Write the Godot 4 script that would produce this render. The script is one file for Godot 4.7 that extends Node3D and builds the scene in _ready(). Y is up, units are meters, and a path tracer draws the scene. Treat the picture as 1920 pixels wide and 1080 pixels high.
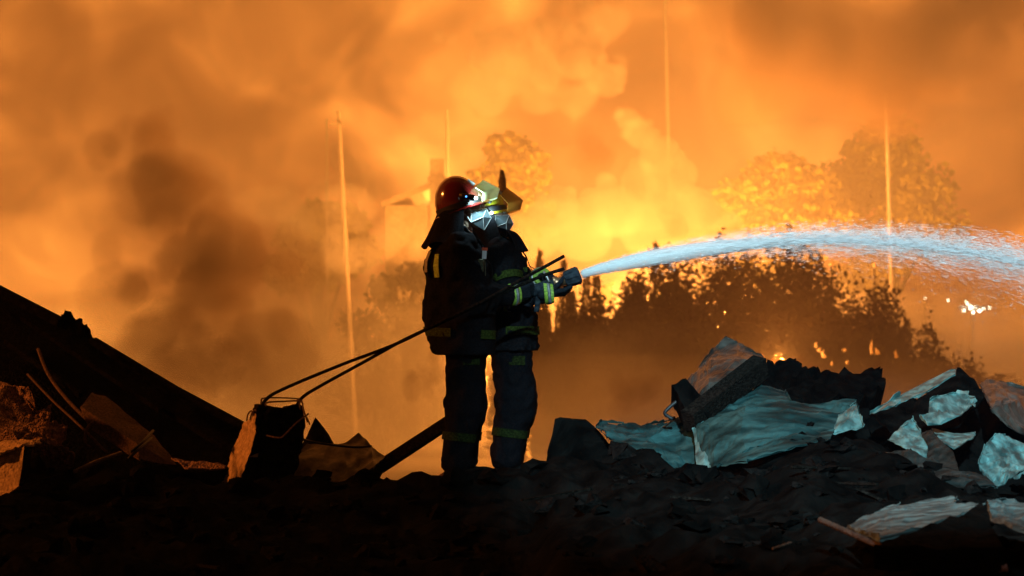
extends Node3D
# A night fire: two firefighters on a heap of rubble play a hose on a burning yard.
# The heap's crest is the level y = 0; the yard beyond and the camera's side lie 1.5 m lower.

var cam: Camera3D
var rng := RandomNumberGenerator.new()
var M := {}
var taken := {}
var soft := FastNoiseLite.new()      # slow lumps
var fine := FastNoiseLite.new()      # creases


func _ready() -> void:
	rng.seed = 11
	soft.seed = 5; soft.frequency = 1.0; soft.fractal_octaves = 3; soft.noise_type = FastNoiseLite.TYPE_SIMPLEX
	fine.seed = 8; fine.frequency = 1.0; fine.fractal_octaves = 4; fine.fractal_type = FastNoiseLite.FRACTAL_RIDGED; fine.noise_type = FastNoiseLite.TYPE_SIMPLEX
	# ---- camera: a long lens, level with the firefighters' hips
	cam = Camera3D.new(); cam.name = "camera"; cam.fov = 13.4; cam.near = 0.3; cam.far = 900.0
	cam.position = Vector3(0, 0.86, 15); cam.rotation_degrees.x = 1.24
	var lens := CameraAttributesPhysical.new()
	lens.frustum_focal_length = 102.0; lens.exposure_aperture = 4.0; lens.frustum_focus_distance = 14.8; lens.frustum_near = 0.3; lens.frustum_far = 900.0
	cam.attributes = lens
	add_child(cam)
	# ---- sky: glowing smoke over the fire, thinning to night behind the camera
	var env := Environment.new()
	env.background_mode = Environment.BG_SKY
	env.tonemap_mode = Environment.TONE_MAPPER_LINEAR
	env.tonemap_exposure = 1.0
	env.volumetric_fog_enabled = true; env.volumetric_fog_density = 0.0
	env.fog_enabled = true; env.fog_density = 0.0005; env.fog_light_color = Color(.6, .8, 1.0)      # thin fog added to lift the blacks, tinted blue against the orange
	env.sdfgi_enabled = true; env.ssao_enabled = true; env.ssil_enabled = true
	var pano := PanoramaSkyMaterial.new(); pano.panorama = smoky_sky()
	env.sky = Sky.new(); env.sky.sky_material = pano
	var around := WorldEnvironment.new(); around.name = "world"; around.environment = env
	add_child(around)
	# ---- the blaze beyond the frame: one low warm light from behind the left-hand slope
	var sun := DirectionalLight3D.new(); sun.name = "blaze"; sun.light_color = Color(1.0, 0.54, 0.2); sun.light_energy = 0.75
	sun.light_angular_distance = 4.0; sun.shadow_enabled = true
	add_child(sun); sun.look_at_from_position(Vector3(-7, 2.9, 0.5), Vector3.ZERO)
	materials()
	floodlight()
	setting()
	smoke()
	background()
	debris_left()
	debris_right()
	firefighters()
	water()


# ------------------------------------------------------------------ helpers
func at(px: float, py: float, d: float) -> Vector3:      # the point seen there in the photograph, d metres away
	var k := 540.0 / tan(deg_to_rad(6.7))
	return cam.transform * Vector3((px - 960.0) / k * d, (540.0 - py) / k * d, -d)


func lin(r: float, g: float, b: float, a := 1.0) -> Color:
	var c := Color(r, g, b).linear_to_srgb(); c.a = a
	return c


func numbered(n: String) -> String:
	taken[n] = int(taken.get(n, -1)) + 1
	return n if taken[n] == 0 else "%s_%03d" % [n, taken[n]]


func tag(o: Node, label: String, category: String, group := "", kind := "") -> Node:
	o.set_meta("label", label); o.set_meta("category", category)
	if group: o.set_meta("group", group)
	if kind: o.set_meta("kind", kind)
	return o


func thing(n: String, label: String, category: String, pos := Vector3.ZERO, group := "") -> Node3D:
	var o := Node3D.new(); o.name = numbered(n); o.position = pos
	add_child(o); tag(o, label, category, group)
	return o


class Shape:
	var v := PackedVector3Array()
	var t := PackedInt32Array()

	func tri(a: Vector3, b: Vector3, c: Vector3) -> void:      # counter-clockwise from outside
		var n := v.size(); v.append_array([a, b, c]); t.append_array([n, n + 2, n + 1])

	func quad(a: Vector3, b: Vector3, c: Vector3, d: Vector3) -> void:
		tri(a, b, c); tri(a, c, d)

	func box(x: Transform3D, s: Vector3) -> void:
		var h := s * 0.5
		for f in [[0, 1, 2], [1, 2, 0], [2, 0, 1]]:
			for w in [-1.0, 1.0]:
				var p := []
				for q in [[-1, -1], [1, -1], [1, 1], [-1, 1]]:
					var e := Vector3.ZERO
					e[f[0]] = w * h[f[0]]; e[f[1]] = q[0] * h[f[1]]; e[f[2]] = q[1] * h[f[2]]
					p.append(x * e)
				if w > 0: quad(p[0], p[1], p[2], p[3])
				else: quad(p[3], p[2], p[1], p[0])

	func grid(nu: int, nv: int, f: Callable, turn := false) -> void:
		var n := v.size()
		for j in nv + 1:
			for i in nu + 1:
				v.append(f.call(float(i) / nu, float(j) / nv))
		for j in nv:
			for i in nu:
				var a := n + j * (nu + 1) + i
				if turn: t.append_array([a, a + nu + 1, a + 1, a + 1, a + nu + 1, a + nu + 2])
				else: t.append_array([a, a + 1, a + nu + 1, a + 1, a + nu + 2, a + nu + 1])

	func shell(nu: int, nv: int, f: Callable, thick: float) -> void:      # a sheet with thickness and closed rims
		var n := v.size()
		var w := nu + 1
		var p := PackedVector3Array()
		for j in nv + 1:
			for i in w: p.append(f.call(float(i) / nu, float(j) / nv))
		var q := PackedVector3Array()
		for j in nv + 1:
			for i in w:
				var du := p[j * w + mini(i + 1, nu)] - p[j * w + maxi(i - 1, 0)]
				var dv := p[mini(j + 1, nv) * w + i] - p[maxi(j - 1, 0) * w + i]
				q.append(p[j * w + i] - du.cross(dv).normalized() * thick)
		v.append_array(p); v.append_array(q)
		var m := n + p.size()
		for j in nv:
			for i in nu:
				var a := j * w + i
				t.append_array([n + a, n + a + w, n + a + 1, n + a + 1, n + a + w, n + a + w + 1])
				t.append_array([m + a, m + a + 1, m + a + w, m + a + 1, m + a + w + 1, m + a + w])
		for i in nu:
			quad(p[i], q[i], q[i + 1], p[i + 1])
			var b := nv * w + i
			quad(p[b + 1], q[b + 1], q[b], p[b])
		for j in nv:
			quad(p[(j + 1) * w], q[(j + 1) * w], q[j * w], p[j * w])
			var b := j * w + nu
			quad(p[b], q[b], q[b + w], p[b + w])

	func tube(path: PackedVector3Array, r: Variant, sides := 8) -> void:
		var n := v.size()
		var up := Vector3.UP
		for i in path.size():
			var d := (path[mini(i + 1, path.size() - 1)] - path[maxi(i - 1, 0)]).normalized()
			if absf(d.dot(up)) > 0.9: up = Vector3.RIGHT
			var x := d.cross(up).normalized(); var y := x.cross(d); up = y
			var rad: float = r if r is float else r[i]
			for s in sides:
				var a := TAU * s / sides
				v.append(path[i] + (x * cos(a) + y * sin(a)) * rad)
		for i in path.size() - 1:
			for s in sides:
				var a := n + i * sides + s; var b := n + i * sides + (s + 1) % sides
				t.append_array([a, a + sides, b, b, a + sides, b + sides])
		for e in [0, path.size() - 1]:
			var c := v.size(); v.append(path[e])
			for s in sides:
				var a: int = n + e * sides + s; var b: int = n + e * sides + (s + 1) % sides
				if e == 0: t.append_array([c, a, b])
				else: t.append_array([c, b, a])

	func mesh(m: Material) -> ArrayMesh:
		var nn := PackedVector3Array(); nn.resize(v.size())
		for i in range(0, t.size(), 3):
			var f := (v[t[i + 2]] - v[t[i]]).cross(v[t[i + 1]] - v[t[i]])
			nn[t[i]] += f; nn[t[i + 1]] += f; nn[t[i + 2]] += f
		for i in nn.size(): nn[i] = nn[i].normalized() if nn[i].length() > 1e-14 else Vector3.UP
		var arr := []; arr.resize(Mesh.ARRAY_MAX)
		arr[Mesh.ARRAY_VERTEX] = v; arr[Mesh.ARRAY_NORMAL] = nn; arr[Mesh.ARRAY_INDEX] = t
		var out := ArrayMesh.new(); out.add_surface_from_arrays(Mesh.PRIMITIVE_TRIANGLES, arr); out.surface_set_material(0, m)
		return out


func obj(n: String, s: Shape, m: Material, parent: Node = self) -> MeshInstance3D:
	var o := MeshInstance3D.new(); o.mesh = s.mesh(m)
	o.name = numbered(n) if parent == self else n
	parent.add_child(o, true)
	return o


func place(n: String, mesh: Mesh, x: Transform3D, parent: Node = self) -> MeshInstance3D:
	var o := MeshInstance3D.new(); o.mesh = mesh; o.transform = x
	o.name = numbered(n) if parent == self else n
	parent.add_child(o, true)
	return o


func many(n: String, mesh: Mesh, xs: Array, parent: Node) -> MultiMeshInstance3D:
	var mm := MultiMesh.new(); mm.transform_format = MultiMesh.TRANSFORM_3D; mm.mesh = mesh; mm.instance_count = xs.size()
	for i in xs.size(): mm.set_instance_transform(i, xs[i])
	var o := MultiMeshInstance3D.new(); o.multimesh = mm; o.name = numbered(n) if parent == self else n
	o.set_meta("kind", "stuff")
	parent.add_child(o, true)
	return o


func curve(pts: Array, per := 8) -> PackedVector3Array:      # a smooth line through the points
	var out := PackedVector3Array()
	for i in pts.size() - 1:
		var a: Vector3 = pts[maxi(i - 1, 0)]; var b: Vector3 = pts[i]; var c: Vector3 = pts[i + 1]; var d: Vector3 = pts[mini(i + 2, pts.size() - 1)]
		for k in per: out.append(b.cubic_interpolate(c, a, d, float(k) / per))
	out.append(pts[-1])
	return out


func lookup(list: Array, x: float) -> Array:                 # straight interpolation in rows sorted by their first number
	if x <= list[0][0]: return list[0]
	for i in list.size() - 1:
		if x < list[i + 1][0]:
			var f: float = (x - list[i][0]) / (list[i + 1][0] - list[i][0])
			var r := []
			for k in list[i].size(): r.append(lerpf(list[i][k], list[i + 1][k], f))
			return r
	return list[-1]


# A folded, dented sheet or slab: flat facets between corner points, each facet divided and dented, with a back and rims.
func folded(pts: Array, tris: Array, div: int, dent: float, thick: float, freq := 5.0, rough := 0.0, crisp := 0.0) -> Shape:
	var s := Shape.new()
	var p := PackedVector3Array()
	for q in pts: p.append(at(q[0], q[1], q[2]))
	var mean := Vector3.ZERO
	for f in tris: mean += (p[f[1]] - p[f[0]]).cross(p[f[2]] - p[f[0]]) * (1.0 if ((p[f[1]] - p[f[0]]).cross(p[f[2]] - p[f[0]])).z > 0 else -1.0)
	mean = mean.normalized()
	var used := {}
	for f in tris:
		for e in [[0, 1], [1, 2], [2, 0]]:
			var key := [mini(f[e[0]], f[e[1]]), maxi(f[e[0]], f[e[1]])]
			used[key] = int(used.get(key, 0)) + 1
	var push := func(x: Vector3) -> Vector3:
		var w := x + Vector3(soft.get_noise_3dv(x * freq * 0.6), soft.get_noise_3dv(x * freq * 0.6 + Vector3(7, 3, 1)), 0) * 0.12
		var d := (fine.get_noise_3dv(w * freq * (0.22 if crisp > 0.0 else 0.45)) * 0.8 + soft.get_noise_3dv(w * freq) * (0.12 if crisp > 0.0 else 0.5)) * dent
		var j := Vector3(soft.get_noise_3dv(x * 31.0), soft.get_noise_3dv(x * 31.0 + Vector3(5, 9, 2)), 0) * rough
		if crisp > 0.0:      # crumpled metal: hard little facets
			var h := Vector3i((x * 900.0).round())
			d += crisp * (float(absi(h.x * 7349 + h.y * 9151 + h.z * 5237) % 1000) / 500.0 - 1.0)
		return x + mean * d + j
	for f in tris:
		var a := p[f[0]]; var b := p[f[1]]; var c := p[f[2]]
		if (b - a).cross(c - a).dot(mean) < 0: var h := b; b = c; c = h
		for side in [0, 1]:
			var n := s.v.size()
			for i in div + 1:
				for j in div + 1 - i:
					var x: Vector3 = push.call(a + (b - a) * (float(i) / div) + (c - a) * (float(j) / div))
					s.v.append(x - mean * thick * side)
			var row := func(i: int, j: int) -> int: return n + i * (div + 1) - i * (i - 1) / 2 + j
			if crisp > 0.0 and side == 0:
				var front := s.v.slice(n); s.v.resize(n)
				for i in div:
					for j in div - i:
						var q0: int = row.call(i, j) - n; var q1: int = row.call(i + 1, j) - n; var q2: int = row.call(i, j + 1) - n
						s.tri(front[q0], front[q1], front[q2])
						if j < div - i - 1: s.tri(front[q1], front[int(row.call(i + 1, j + 1)) - n], front[q2])
				continue
			for i in div:
				for j in div - i:
					var q := [row.call(i, j), row.call(i + 1, j), row.call(i, j + 1)]
					s.t.append_array([q[0], q[2], q[1]] if side == 0 else q)
					if j < div - i - 1:
						q = [row.call(i + 1, j), row.call(i + 1, j + 1), row.call(i, j + 1)]
						s.t.append_array([q[0], q[2], q[1]] if side == 0 else q)
		for e in [[0, 1], [1, 2], [2, 0]]:
			if used[[mini(f[e[0]], f[e[1]]), maxi(f[e[0]], f[e[1]])]] == 1:
				for k in div:
					var u: Vector3 = push.call(p[f[e[0]]].lerp(p[f[e[1]]], float(k) / div)); var w: Vector3 = push.call(p[f[e[0]]].lerp(p[f[e[1]]], float(k + 1) / div))
					s.quad(u, u - mean * thick, w - mean * thick, w)
	return s


# torn and folded-over lips along a sheet's free edges
func lips(sheet: Node, pts: Array, tris: Array, m: Material) -> void:
	var used := {}
	for f in tris:
		for e in [[0, 1], [1, 2], [2, 0]]:
			var key := [mini(f[e[0]], f[e[1]]), maxi(f[e[0]], f[e[1]])]
			used[key] = int(used.get(key, 0)) + 1
	for key in used:
		if used[key] != 1 or rng.randf() < .3: continue
		var a := at(pts[key[0]][0], pts[key[0]][1], pts[key[0]][2]); var b := at(pts[key[1]][0], pts[key[1]][1], pts[key[1]][2])
		var n := maxi(2, int(a.distance_to(b) / .035))
		var fold := Vector3(rng.randf_range(-.3, .3), rng.randf_range(-.4, 1.0), rng.randf_range(.1, 1.0)).normalized()
		var w := rng.randf_range(.012, .032)
		var s := Shape.new()
		var off := []
		for i in n + 1: off.append(fold * w * rng.randf_range(.35, 1.2) + Vector3(rng.randfn(), rng.randfn(), rng.randfn()) * .004)
		s.shell(n, 1, func(u: float, v: float) -> Vector3: return a.lerp(b, u) + (off[int(round(u * n))] as Vector3) * v + Vector3(0, 0, .006), .0025)
		obj("torn_lip", s, m, sheet)


func chunk(seed_: float, size: Vector3, n := 3, amp := 0.16) -> Shape:      # a broken lump
	var s := Shape.new()
	for f in [[0, 1, 2], [1, 2, 0], [2, 0, 1]]:
		for w in [-1.0, 1.0]:
			for i in n:
				for j in n:
					var p := []
					for q in [[0, 0], [1, 0], [1, 1], [0, 1]]:
						var e := Vector3.ZERO
						e[f[0]] = w; e[f[1]] = 2.0 * (i + q[0]) / n - 1.0; e[f[2]] = 2.0 * (j + q[1]) / n - 1.0
						e = e.lerp(e.normalized() * 1.25, 0.3)
						e += Vector3(soft.get_noise_3dv(e * 1.3 + Vector3.ONE * seed_), soft.get_noise_3dv(e * 1.3 + Vector3(4, 9, 1) * seed_), soft.get_noise_3dv(e * 1.3 + Vector3(2, 5, 8) * seed_)) * amp * 3.0
						p.append(e * size * 0.5)
					if w > 0: s.quad(p[0], p[1], p[2], p[3])
					else: s.quad(p[3], p[2], p[1], p[0])
	return s


# ------------------------------------------------------------------ bodies: a field of tapered bones, meshed with surface nets
class Field:
	var bones := []
	var k := 0.04
	var low := -99.0
	var high := 99.0
	var amp := 0.0
	var freq := 8.0
	var noise: FastNoiseLite

	func bone(p: Vector3, q: Vector3, r: float, s: float) -> void: bones.append([p, q, r, s])

	func dist(x: Vector3) -> float:
		var v := 9.0
		for b in bones:
			var ba: Vector3 = b[1] - b[0]
			var h := clampf((x - b[0]).dot(ba) / maxf(ba.dot(ba), 1e-9), 0.0, 1.0)
			var d: float = (x - b[0] - ba * h).length() - lerpf(b[2], b[3], h)
			var w := clampf(0.5 + 0.5 * (v - d) / k, 0.0, 1.0)
			v = lerpf(v, d, w) - k * w * (1.0 - w)
		return v

	func into(s: Shape, c: float) -> void:
		var lo := Vector3.ONE * 99.0; var hi := -lo
		for b in bones:
			for e in [0, 1]:
				var r: float = b[2 + e] + 3.0 * c
				lo = lo.min(b[e] - Vector3.ONE * r); hi = hi.max(b[e] + Vector3.ONE * r)
		lo.y = maxf(lo.y, low - 3 * c); hi.y = minf(hi.y, high + 3 * c)
		var n := Vector3i(((hi - lo) / c).ceil()) + Vector3i.ONE
		var sy := n.x; var sz := n.x * n.y
		var f := PackedFloat32Array(); f.resize(n.x * n.y * n.z); f.fill(9.0)
		for b in bones:
			var p: Vector3 = b[0]; var ba: Vector3 = b[1] - p; var bb := 1.0 / maxf(ba.dot(ba), 1e-9)
			var r0: float = b[2]; var dr: float = b[3] - r0
			var m := maxf(b[2], b[3]) + k + 2.0 * c
			var i0 := Vector3i(((p.min(b[1]) - Vector3.ONE * m - lo) / c).floor()).clamp(Vector3i.ZERO, n - Vector3i.ONE)
			var i1 := Vector3i(((p.max(b[1]) + Vector3.ONE * m - lo) / c).ceil()).clamp(Vector3i.ZERO, n - Vector3i.ONE)
			for z in range(i0.z, i1.z + 1):
				for y in range(i0.y, i1.y + 1):
					var row := z * sz + y * sy
					for x in range(i0.x, i1.x + 1):
						var g := lo + Vector3(x, y, z) * c - p
						var h := clampf(g.dot(ba) * bb, 0.0, 1.0)
						var d := (g - ba * h).length() - r0 - dr * h
						var v := f[row + x]
						var w := clampf(0.5 + 0.5 * (v - d) / k, 0.0, 1.0)
						f[row + x] = v + (d - v) * w - k * w * (1.0 - w)
		for z in n.z:
			for y in n.y:
				var yy := lo.y + y * c
				var cut := maxf(low - yy, yy - high)
				var row := z * sz + y * sy
				for x in n.x:
					var v := f[row + x]
					if amp > 0.0 and v < 0.07 and v > -0.07: v += amp * noise.get_noise_3dv((lo + Vector3(x, y, z) * c) * freq)
					f[row + x] = maxf(v, cut)
		var vert := PackedInt32Array(); vert.resize(f.size()); vert.fill(-1)
		var co := [0, 1, sy, sy + 1, sz, sz + 1, sz + sy, sz + sy + 1]
		var ed := [[0, 1], [2, 3], [4, 5], [6, 7], [0, 2], [1, 3], [4, 6], [5, 7], [0, 4], [1, 5], [2, 6], [3, 7]]
		for z in n.z - 1:
			for y in n.y - 1:
				for x in n.x - 1:
					var at_ := z * sz + y * sy + x
					var neg := f[at_] < 0
					if neg == (f[at_ + 1] < 0) and neg == (f[at_ + sy] < 0) and neg == (f[at_ + sy + 1] < 0) and neg == (f[at_ + sz] < 0) and neg == (f[at_ + sz + 1] < 0) and neg == (f[at_ + sz + sy] < 0) and neg == (f[at_ + sz + sy + 1] < 0): continue
					var sum := Vector3.ZERO; var cnt := 0
					for e in ed:
						var a: float = f[at_ + co[e[0]]]; var b: float = f[at_ + co[e[1]]]
						if (a < 0) != (b < 0):
							var q := a / (a - b)
							var pa := Vector3(e[0] & 1, (e[0] >> 1) & 1, e[0] >> 2); var pb := Vector3(e[1] & 1, (e[1] >> 1) & 1, e[1] >> 2)
							sum += pa.lerp(pb, q); cnt += 1
					vert[at_] = s.v.size()
					s.v.append(lo + (Vector3(x, y, z) + sum / cnt) * c)
		for z in range(1, n.z - 1):
			for y in range(1, n.y - 1):
				for x in range(1, n.x - 1):
					var at_ := z * sz + y * sy + x
					var neg := f[at_] < 0
					for ax in [[1, sy, sz], [sy, sz, 1], [sz, 1, sy]]:
						if neg != (f[at_ + ax[0]] < 0):
							var q := [vert[at_ - ax[1] - ax[2]], vert[at_ - ax[2]], vert[at_], vert[at_ - ax[1]]]
							if q.min() < 0: continue
							if neg: s.t.append_array([q[0], q[2], q[1], q[0], q[3], q[2]])
							else: s.t.append_array([q[0], q[1], q[2], q[0], q[2], q[3]])


# A strip of trim that lies on a field's surface: rays from the axis outwards find the cloth.
func band(f: Field, c: Vector3, axis: Vector3, ref: Vector3, width: float, a0: float, a1: float, proud := 0.004, reach := 0.34) -> Shape:
	var s := Shape.new()
	axis = axis.normalized()
	var x := (ref - axis * ref.dot(axis)).normalized(); var y := axis.cross(x)
	var steps := int(absf(a1 - a0) / 9.0) + 2
	var find := func(o: Vector3, dir: Vector3) -> Vector3:
		var r := reach
		for i in 24:
			var d: float = f.dist(o + dir * r)
			if d < 0.001: break
			r -= d * 0.8
			if r < 0.02: break
		return o + dir * r
	s.shell(steps, 2, func(u: float, w: float) -> Vector3:
		var a := deg_to_rad(lerpf(a0, a1, u)); var dir := x * cos(a) + y * sin(a)
		return find.call(c + axis * (w - 0.5) * width, dir) + dir * proud, 0.005)
	return s


# ------------------------------------------------------------------ sky and materials
func smoky_sky() -> ImageTexture:
	var lumps := FastNoiseLite.new(); lumps.seed = 21; lumps.frequency = 1.0; lumps.fractal_octaves = 5; lumps.fractal_gain = 0.53; lumps.noise_type = FastNoiseLite.TYPE_SIMPLEX
	var swirl := FastNoiseLite.new(); swirl.seed = 4; swirl.frequency = 1.0; swirl.fractal_octaves = 2; swirl.noise_type = FastNoiseLite.TYPE_SIMPLEX
	var tone := func(dir: Vector3) -> Color:
		var p := dir * 9.0
		var w := Vector3(swirl.get_noise_3dv(p * 0.9), swirl.get_noise_3dv(p * 0.9 + Vector3(8, 1, 4)), swirl.get_noise_3dv(p * 0.9 + Vector3(3, 7, 9)))
		var f: float = 0.5 + 0.85 * lumps.get_noise_3dv((p + w * 0.28) * Vector3(1.0, 1.25, 1.0))
		f += 0.34 * swirl.get_noise_3dv(dir * 4.1)
		# the glow of the fire in its smoke, fading evenly towards the night side and the zenith
		var glow: float = 0.012 + 0.988 * smoothstep(-0.35, 0.85, -dir.z) * exp(-1.6 * maxf(dir.y, 0.0))
		f = clampf(f, 0.0, 1.4)
		var l := glow * (0.40 + 2.1 * f * f)
		return Color(l, l * (0.175 + 0.14 * f), l * (0.022 + 0.022 * f))
	var small := Image.create(768, 384, false, Image.FORMAT_RGBF)
	for y in 384:
		for x in 768:
			small.set_pixel(x, y, tone.call(towards((x + 0.5) / 768.0, (y + 0.5) / 384.0)))
	small.resize(4096, 2048, Image.INTERPOLATE_CUBIC)
	for y in range(740, 1030):
		for x in range(-248, 248):
			small.set_pixel(posmod(x, 4096), y, tone.call(towards((x + 0.5) / 4096.0, (y + 0.5) / 2048.0)))
	return ImageTexture.create_from_image(small)


func towards(u: float, v: float) -> Vector3:
	var el := (0.5 - v) * PI; var az := u * TAU
	return Vector3(sin(az) * cos(el), sin(el), -cos(az) * cos(el))


func mat(key: String, dark: Color, light: Color, rough: float, metal := 0.0, scale := 1.0, bump := 0.0, freq := 0.02) -> StandardMaterial3D:
	var m := StandardMaterial3D.new(); m.resource_name = key
	var n := FastNoiseLite.new(); n.seed = M.size() * 7 + 3; n.frequency = freq; n.fractal_octaves = 5; n.noise_type = FastNoiseLite.TYPE_SIMPLEX
	var tex := NoiseTexture2D.new(); tex.width = 256; tex.height = 256; tex.seamless = true; tex.noise = n; tex.normalize = true
	var ramp := Gradient.new(); ramp.offsets = PackedFloat32Array([0.25, 0.75]); ramp.colors = PackedColorArray([dark, light])
	tex.color_ramp = ramp
	m.albedo_texture = tex
	m.uv1_triplanar = true; m.uv1_world_triplanar = true; m.uv1_scale = Vector3.ONE * scale
	m.roughness = rough; m.metallic = metal
	if bump > 0.0:
		var h := NoiseTexture2D.new(); h.width = 256; h.height = 256; h.seamless = true
		var hn := n.duplicate(); hn.frequency = freq * 2.2; h.noise = hn
		m.heightmap_enabled = true; m.heightmap_texture = h; m.heightmap_scale = bump
	if light.srgb_to_linear().r < .06: m.metallic_specular = .06
	M[key] = m
	return m


func plain(key: String, c: Color, rough: float, metal := 0.0) -> StandardMaterial3D:
	var m := StandardMaterial3D.new(); m.resource_name = key; m.albedo_color = c; m.roughness = rough; m.metallic = metal
	if c.a < 1.0: m.transparency = BaseMaterial3D.TRANSPARENCY_ALPHA
	M[key] = m
	return m


func glow(key: String, c: Color, power: float) -> StandardMaterial3D:
	var m := plain(key, Color(0.8, 0.8, 0.8), 0.6)
	m.emission_enabled = true; m.emission = c; m.emission_energy_multiplier = power
	return m


func materials() -> void:
	mat("char", lin(.0015, .0015, .0015), lin(.006, .0057, .0054), .95, 0, .7, 2.0)
	mat("ash", lin(.05, .045, .04), lin(.14, .125, .11), .95, 0, .2, 2.0)
	mat("concrete", lin(.30, .20, .11), lin(.60, .42, .25), .9, 0, 1.6, 1.2, .04)  # grey concrete reddened to carry the orange firelight
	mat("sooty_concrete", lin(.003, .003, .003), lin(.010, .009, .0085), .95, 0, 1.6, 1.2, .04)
	mat("plaster", lin(.12, .06, .05), lin(.50, .30, .26), .95, 0, 3.0, 2.5, .03)
	mat("sheet", lin(.006, .018, .019), lin(.042, .115, .118), .5, .12, 1.1, .25, .012); M["sheet"].uv1_scale = Vector3(.7, 3.4, 1.6)  # teal roof paint, also carrying the floodlight's cyan tint
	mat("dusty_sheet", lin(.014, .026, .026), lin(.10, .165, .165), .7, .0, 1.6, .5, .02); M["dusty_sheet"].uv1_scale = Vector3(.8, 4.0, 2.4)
	mat("sheet_lit", lin(.018, .05, .05), lin(.15, .35, .35), .5, .1, 1.3, .3, .014); M["sheet_lit"].uv1_scale = Vector3(2.6, .9, 1.4)  # lit copy of sheet: floodlight brightness and cyan painted in
	mat("sheet_shaded", lin(.007, .011, .011), lin(.04, .055, .055), .5, .35, 1.2, .4, .015); M["sheet_shaded"].uv1_scale = Vector3(1.0, 3.0, 1.6)  # shaded copy of sheet: shade painted into the colour
	mat("film", lin(.02, .02, .018), lin(.09, .08, .07), .3, .2, 1.6, .3, .015)
	mat("rust", lin(.05, .03, .025), lin(.17, .09, .07), .75, .4, 4.0, .5, .04)
	mat("wood", lin(.05, .035, .025), lin(.17, .12, .08), .85, 0, 3.0, .6, .03)
	mat("charred_wood", lin(.004, .0035, .003), lin(.016, .014, .012), .9, 0, 3.0, 1.0, .04)
	mat("pole", lin(.42, .39, .34), lin(.58, .54, .48), .85, 0, 1.0, .4, .04)
	mat("wall", lin(.34, .31, .26), lin(.46, .42, .36), .9, 0, .6, .4, .04)
	mat("roof", lin(.10, .05, .04), lin(.16, .08, .06), .9, 0, .6, .4, .04)
	mat("coat", lin(.004, .004, .005), lin(.010, .010, .012), .85, 0, 4.0, .25, .05)
	mat("trouser", lin(.003, .003, .004), lin(.007, .007, .009), .85, 0, 4.0, .25, .05)
	mat("boot", lin(.004, .004, .004), lin(.01, .01, .01), .8)
	mat("bark", lin(.03, .022, .016), lin(.08, .06, .045), .95, 0, 2.0, 1.0, .05)
	mat("skin", lin(.34, .21, .15), lin(.44, .28, .20), .55, 0, 12.0)
	mat("lime", lin(.10, .17, .02), lin(.30, .48, .05), .6, 0, 6.0, 0, .03)
	mat("lime_dirty", lin(.014, .020, .005), lin(.045, .065, .014), .7, 0, 6.0, 0, .03)
	mat("silver", lin(.16, .17, .17), lin(.30, .31, .31), .4, .3, 6.0)
	mat("mask", lin(.13, .17, .20), lin(.20, .26, .30), .8, 0, 14.0, .06, .05)
	mat("olive", lin(.04, .04, .02), lin(.09, .085, .04), .8, 0, 9.0)
	mat("glove", lin(.006, .008, .011), lin(.016, .020, .026), .8, 0, 6.0, .1, .05)
	mat("rubber", lin(.012, .016, .022), lin(.03, .04, .05), .45, 0, 5.0)
	mat("brass", lin(.24, .14, .08), lin(.42, .25, .14), .35, .8, 5.0)
	mat("hose", lin(.06, .03, .025), lin(.11, .06, .05), .8, 0, 9.0)
	var red := plain("helmet_red", lin(.10, .006, .005), .16); red.clearcoat_enabled = true; red.clearcoat = 1.0; red.clearcoat_roughness = .06
	var yel := plain("helmet_yellow", lin(.42, .36, .02), .25); yel.clearcoat_enabled = true; yel.clearcoat = .8; yel.clearcoat_roughness = .08
	mat("band_dark", lin(.006, .009, .003), lin(.020, .028, .008), .7, 0, 6.0, 0, .03)  # darkest grade of the lime band colour
	plain("black", lin(.01, .01, .012), .5)
	plain("visor_pale", lin(.80, .80, .45, .68), .4)
	plain("visor_amber", lin(.70, .36, .05, .62), .4)
	plain("white_card", lin(.75, .77, .78), .7)
	plain("red_card", lin(.60, .10, .03), .7)
	plain("eye", lin(.5, .5, .48), .2)
	plain("pupil", lin(.02, .015, .01), .1)
	plain("steel", lin(.35, .36, .37), .35, .8)
	var leaf := mat("leaf", lin(.14, .13, .012), lin(.32, .30, .03), .6, 0, 1.0); leaf.backlight_enabled = true; leaf.backlight = Color(.5, .5, .2)
	var needle := mat("needle", lin(.018, .02, .01), lin(.045, .045, .02), .8, 0, 1.0); needle.backlight_enabled = true; needle.backlight = Color(.15, .15, .08)
	var drop := plain("droplet", lin(.86, .90, .93), .35)
	drop.backlight_enabled = true; drop.backlight = Color(.9, .9, .9)
	var foam := plain("white_water", lin(.90, .92, .94, .72), .5); foam.backlight_enabled = true; foam.backlight = Color(.9, .9, .9)
	glow("flame", Color(1.0, .50, .12), 1.3)
	glow("flame_hot", Color(1.0, .62, .22), 4.0)
	glow("white_lamp", Color(.95, 1.0, .86), 9.0)
	glow("helmet_lens", Color(.86, 1.0, .95), 9.0)
	glow("blue_led", Color(.25, .6, 1.0), 4.0)
	glow("flood_lens", Color(.62, .98, 1.0), 12.0)


func lamp(pos: Vector3, c: Color, energy: float, size: float, parent: Node = self, n := "light") -> OmniLight3D:
	var o := OmniLight3D.new(); o.light_color = c; o.light_energy = energy; o.light_size = size; o.omni_range = 120.0; o.omni_attenuation = 2.0
	o.shadow_enabled = true; o.position = pos; o.name = n
	parent.add_child(o, true)
	return o


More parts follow.
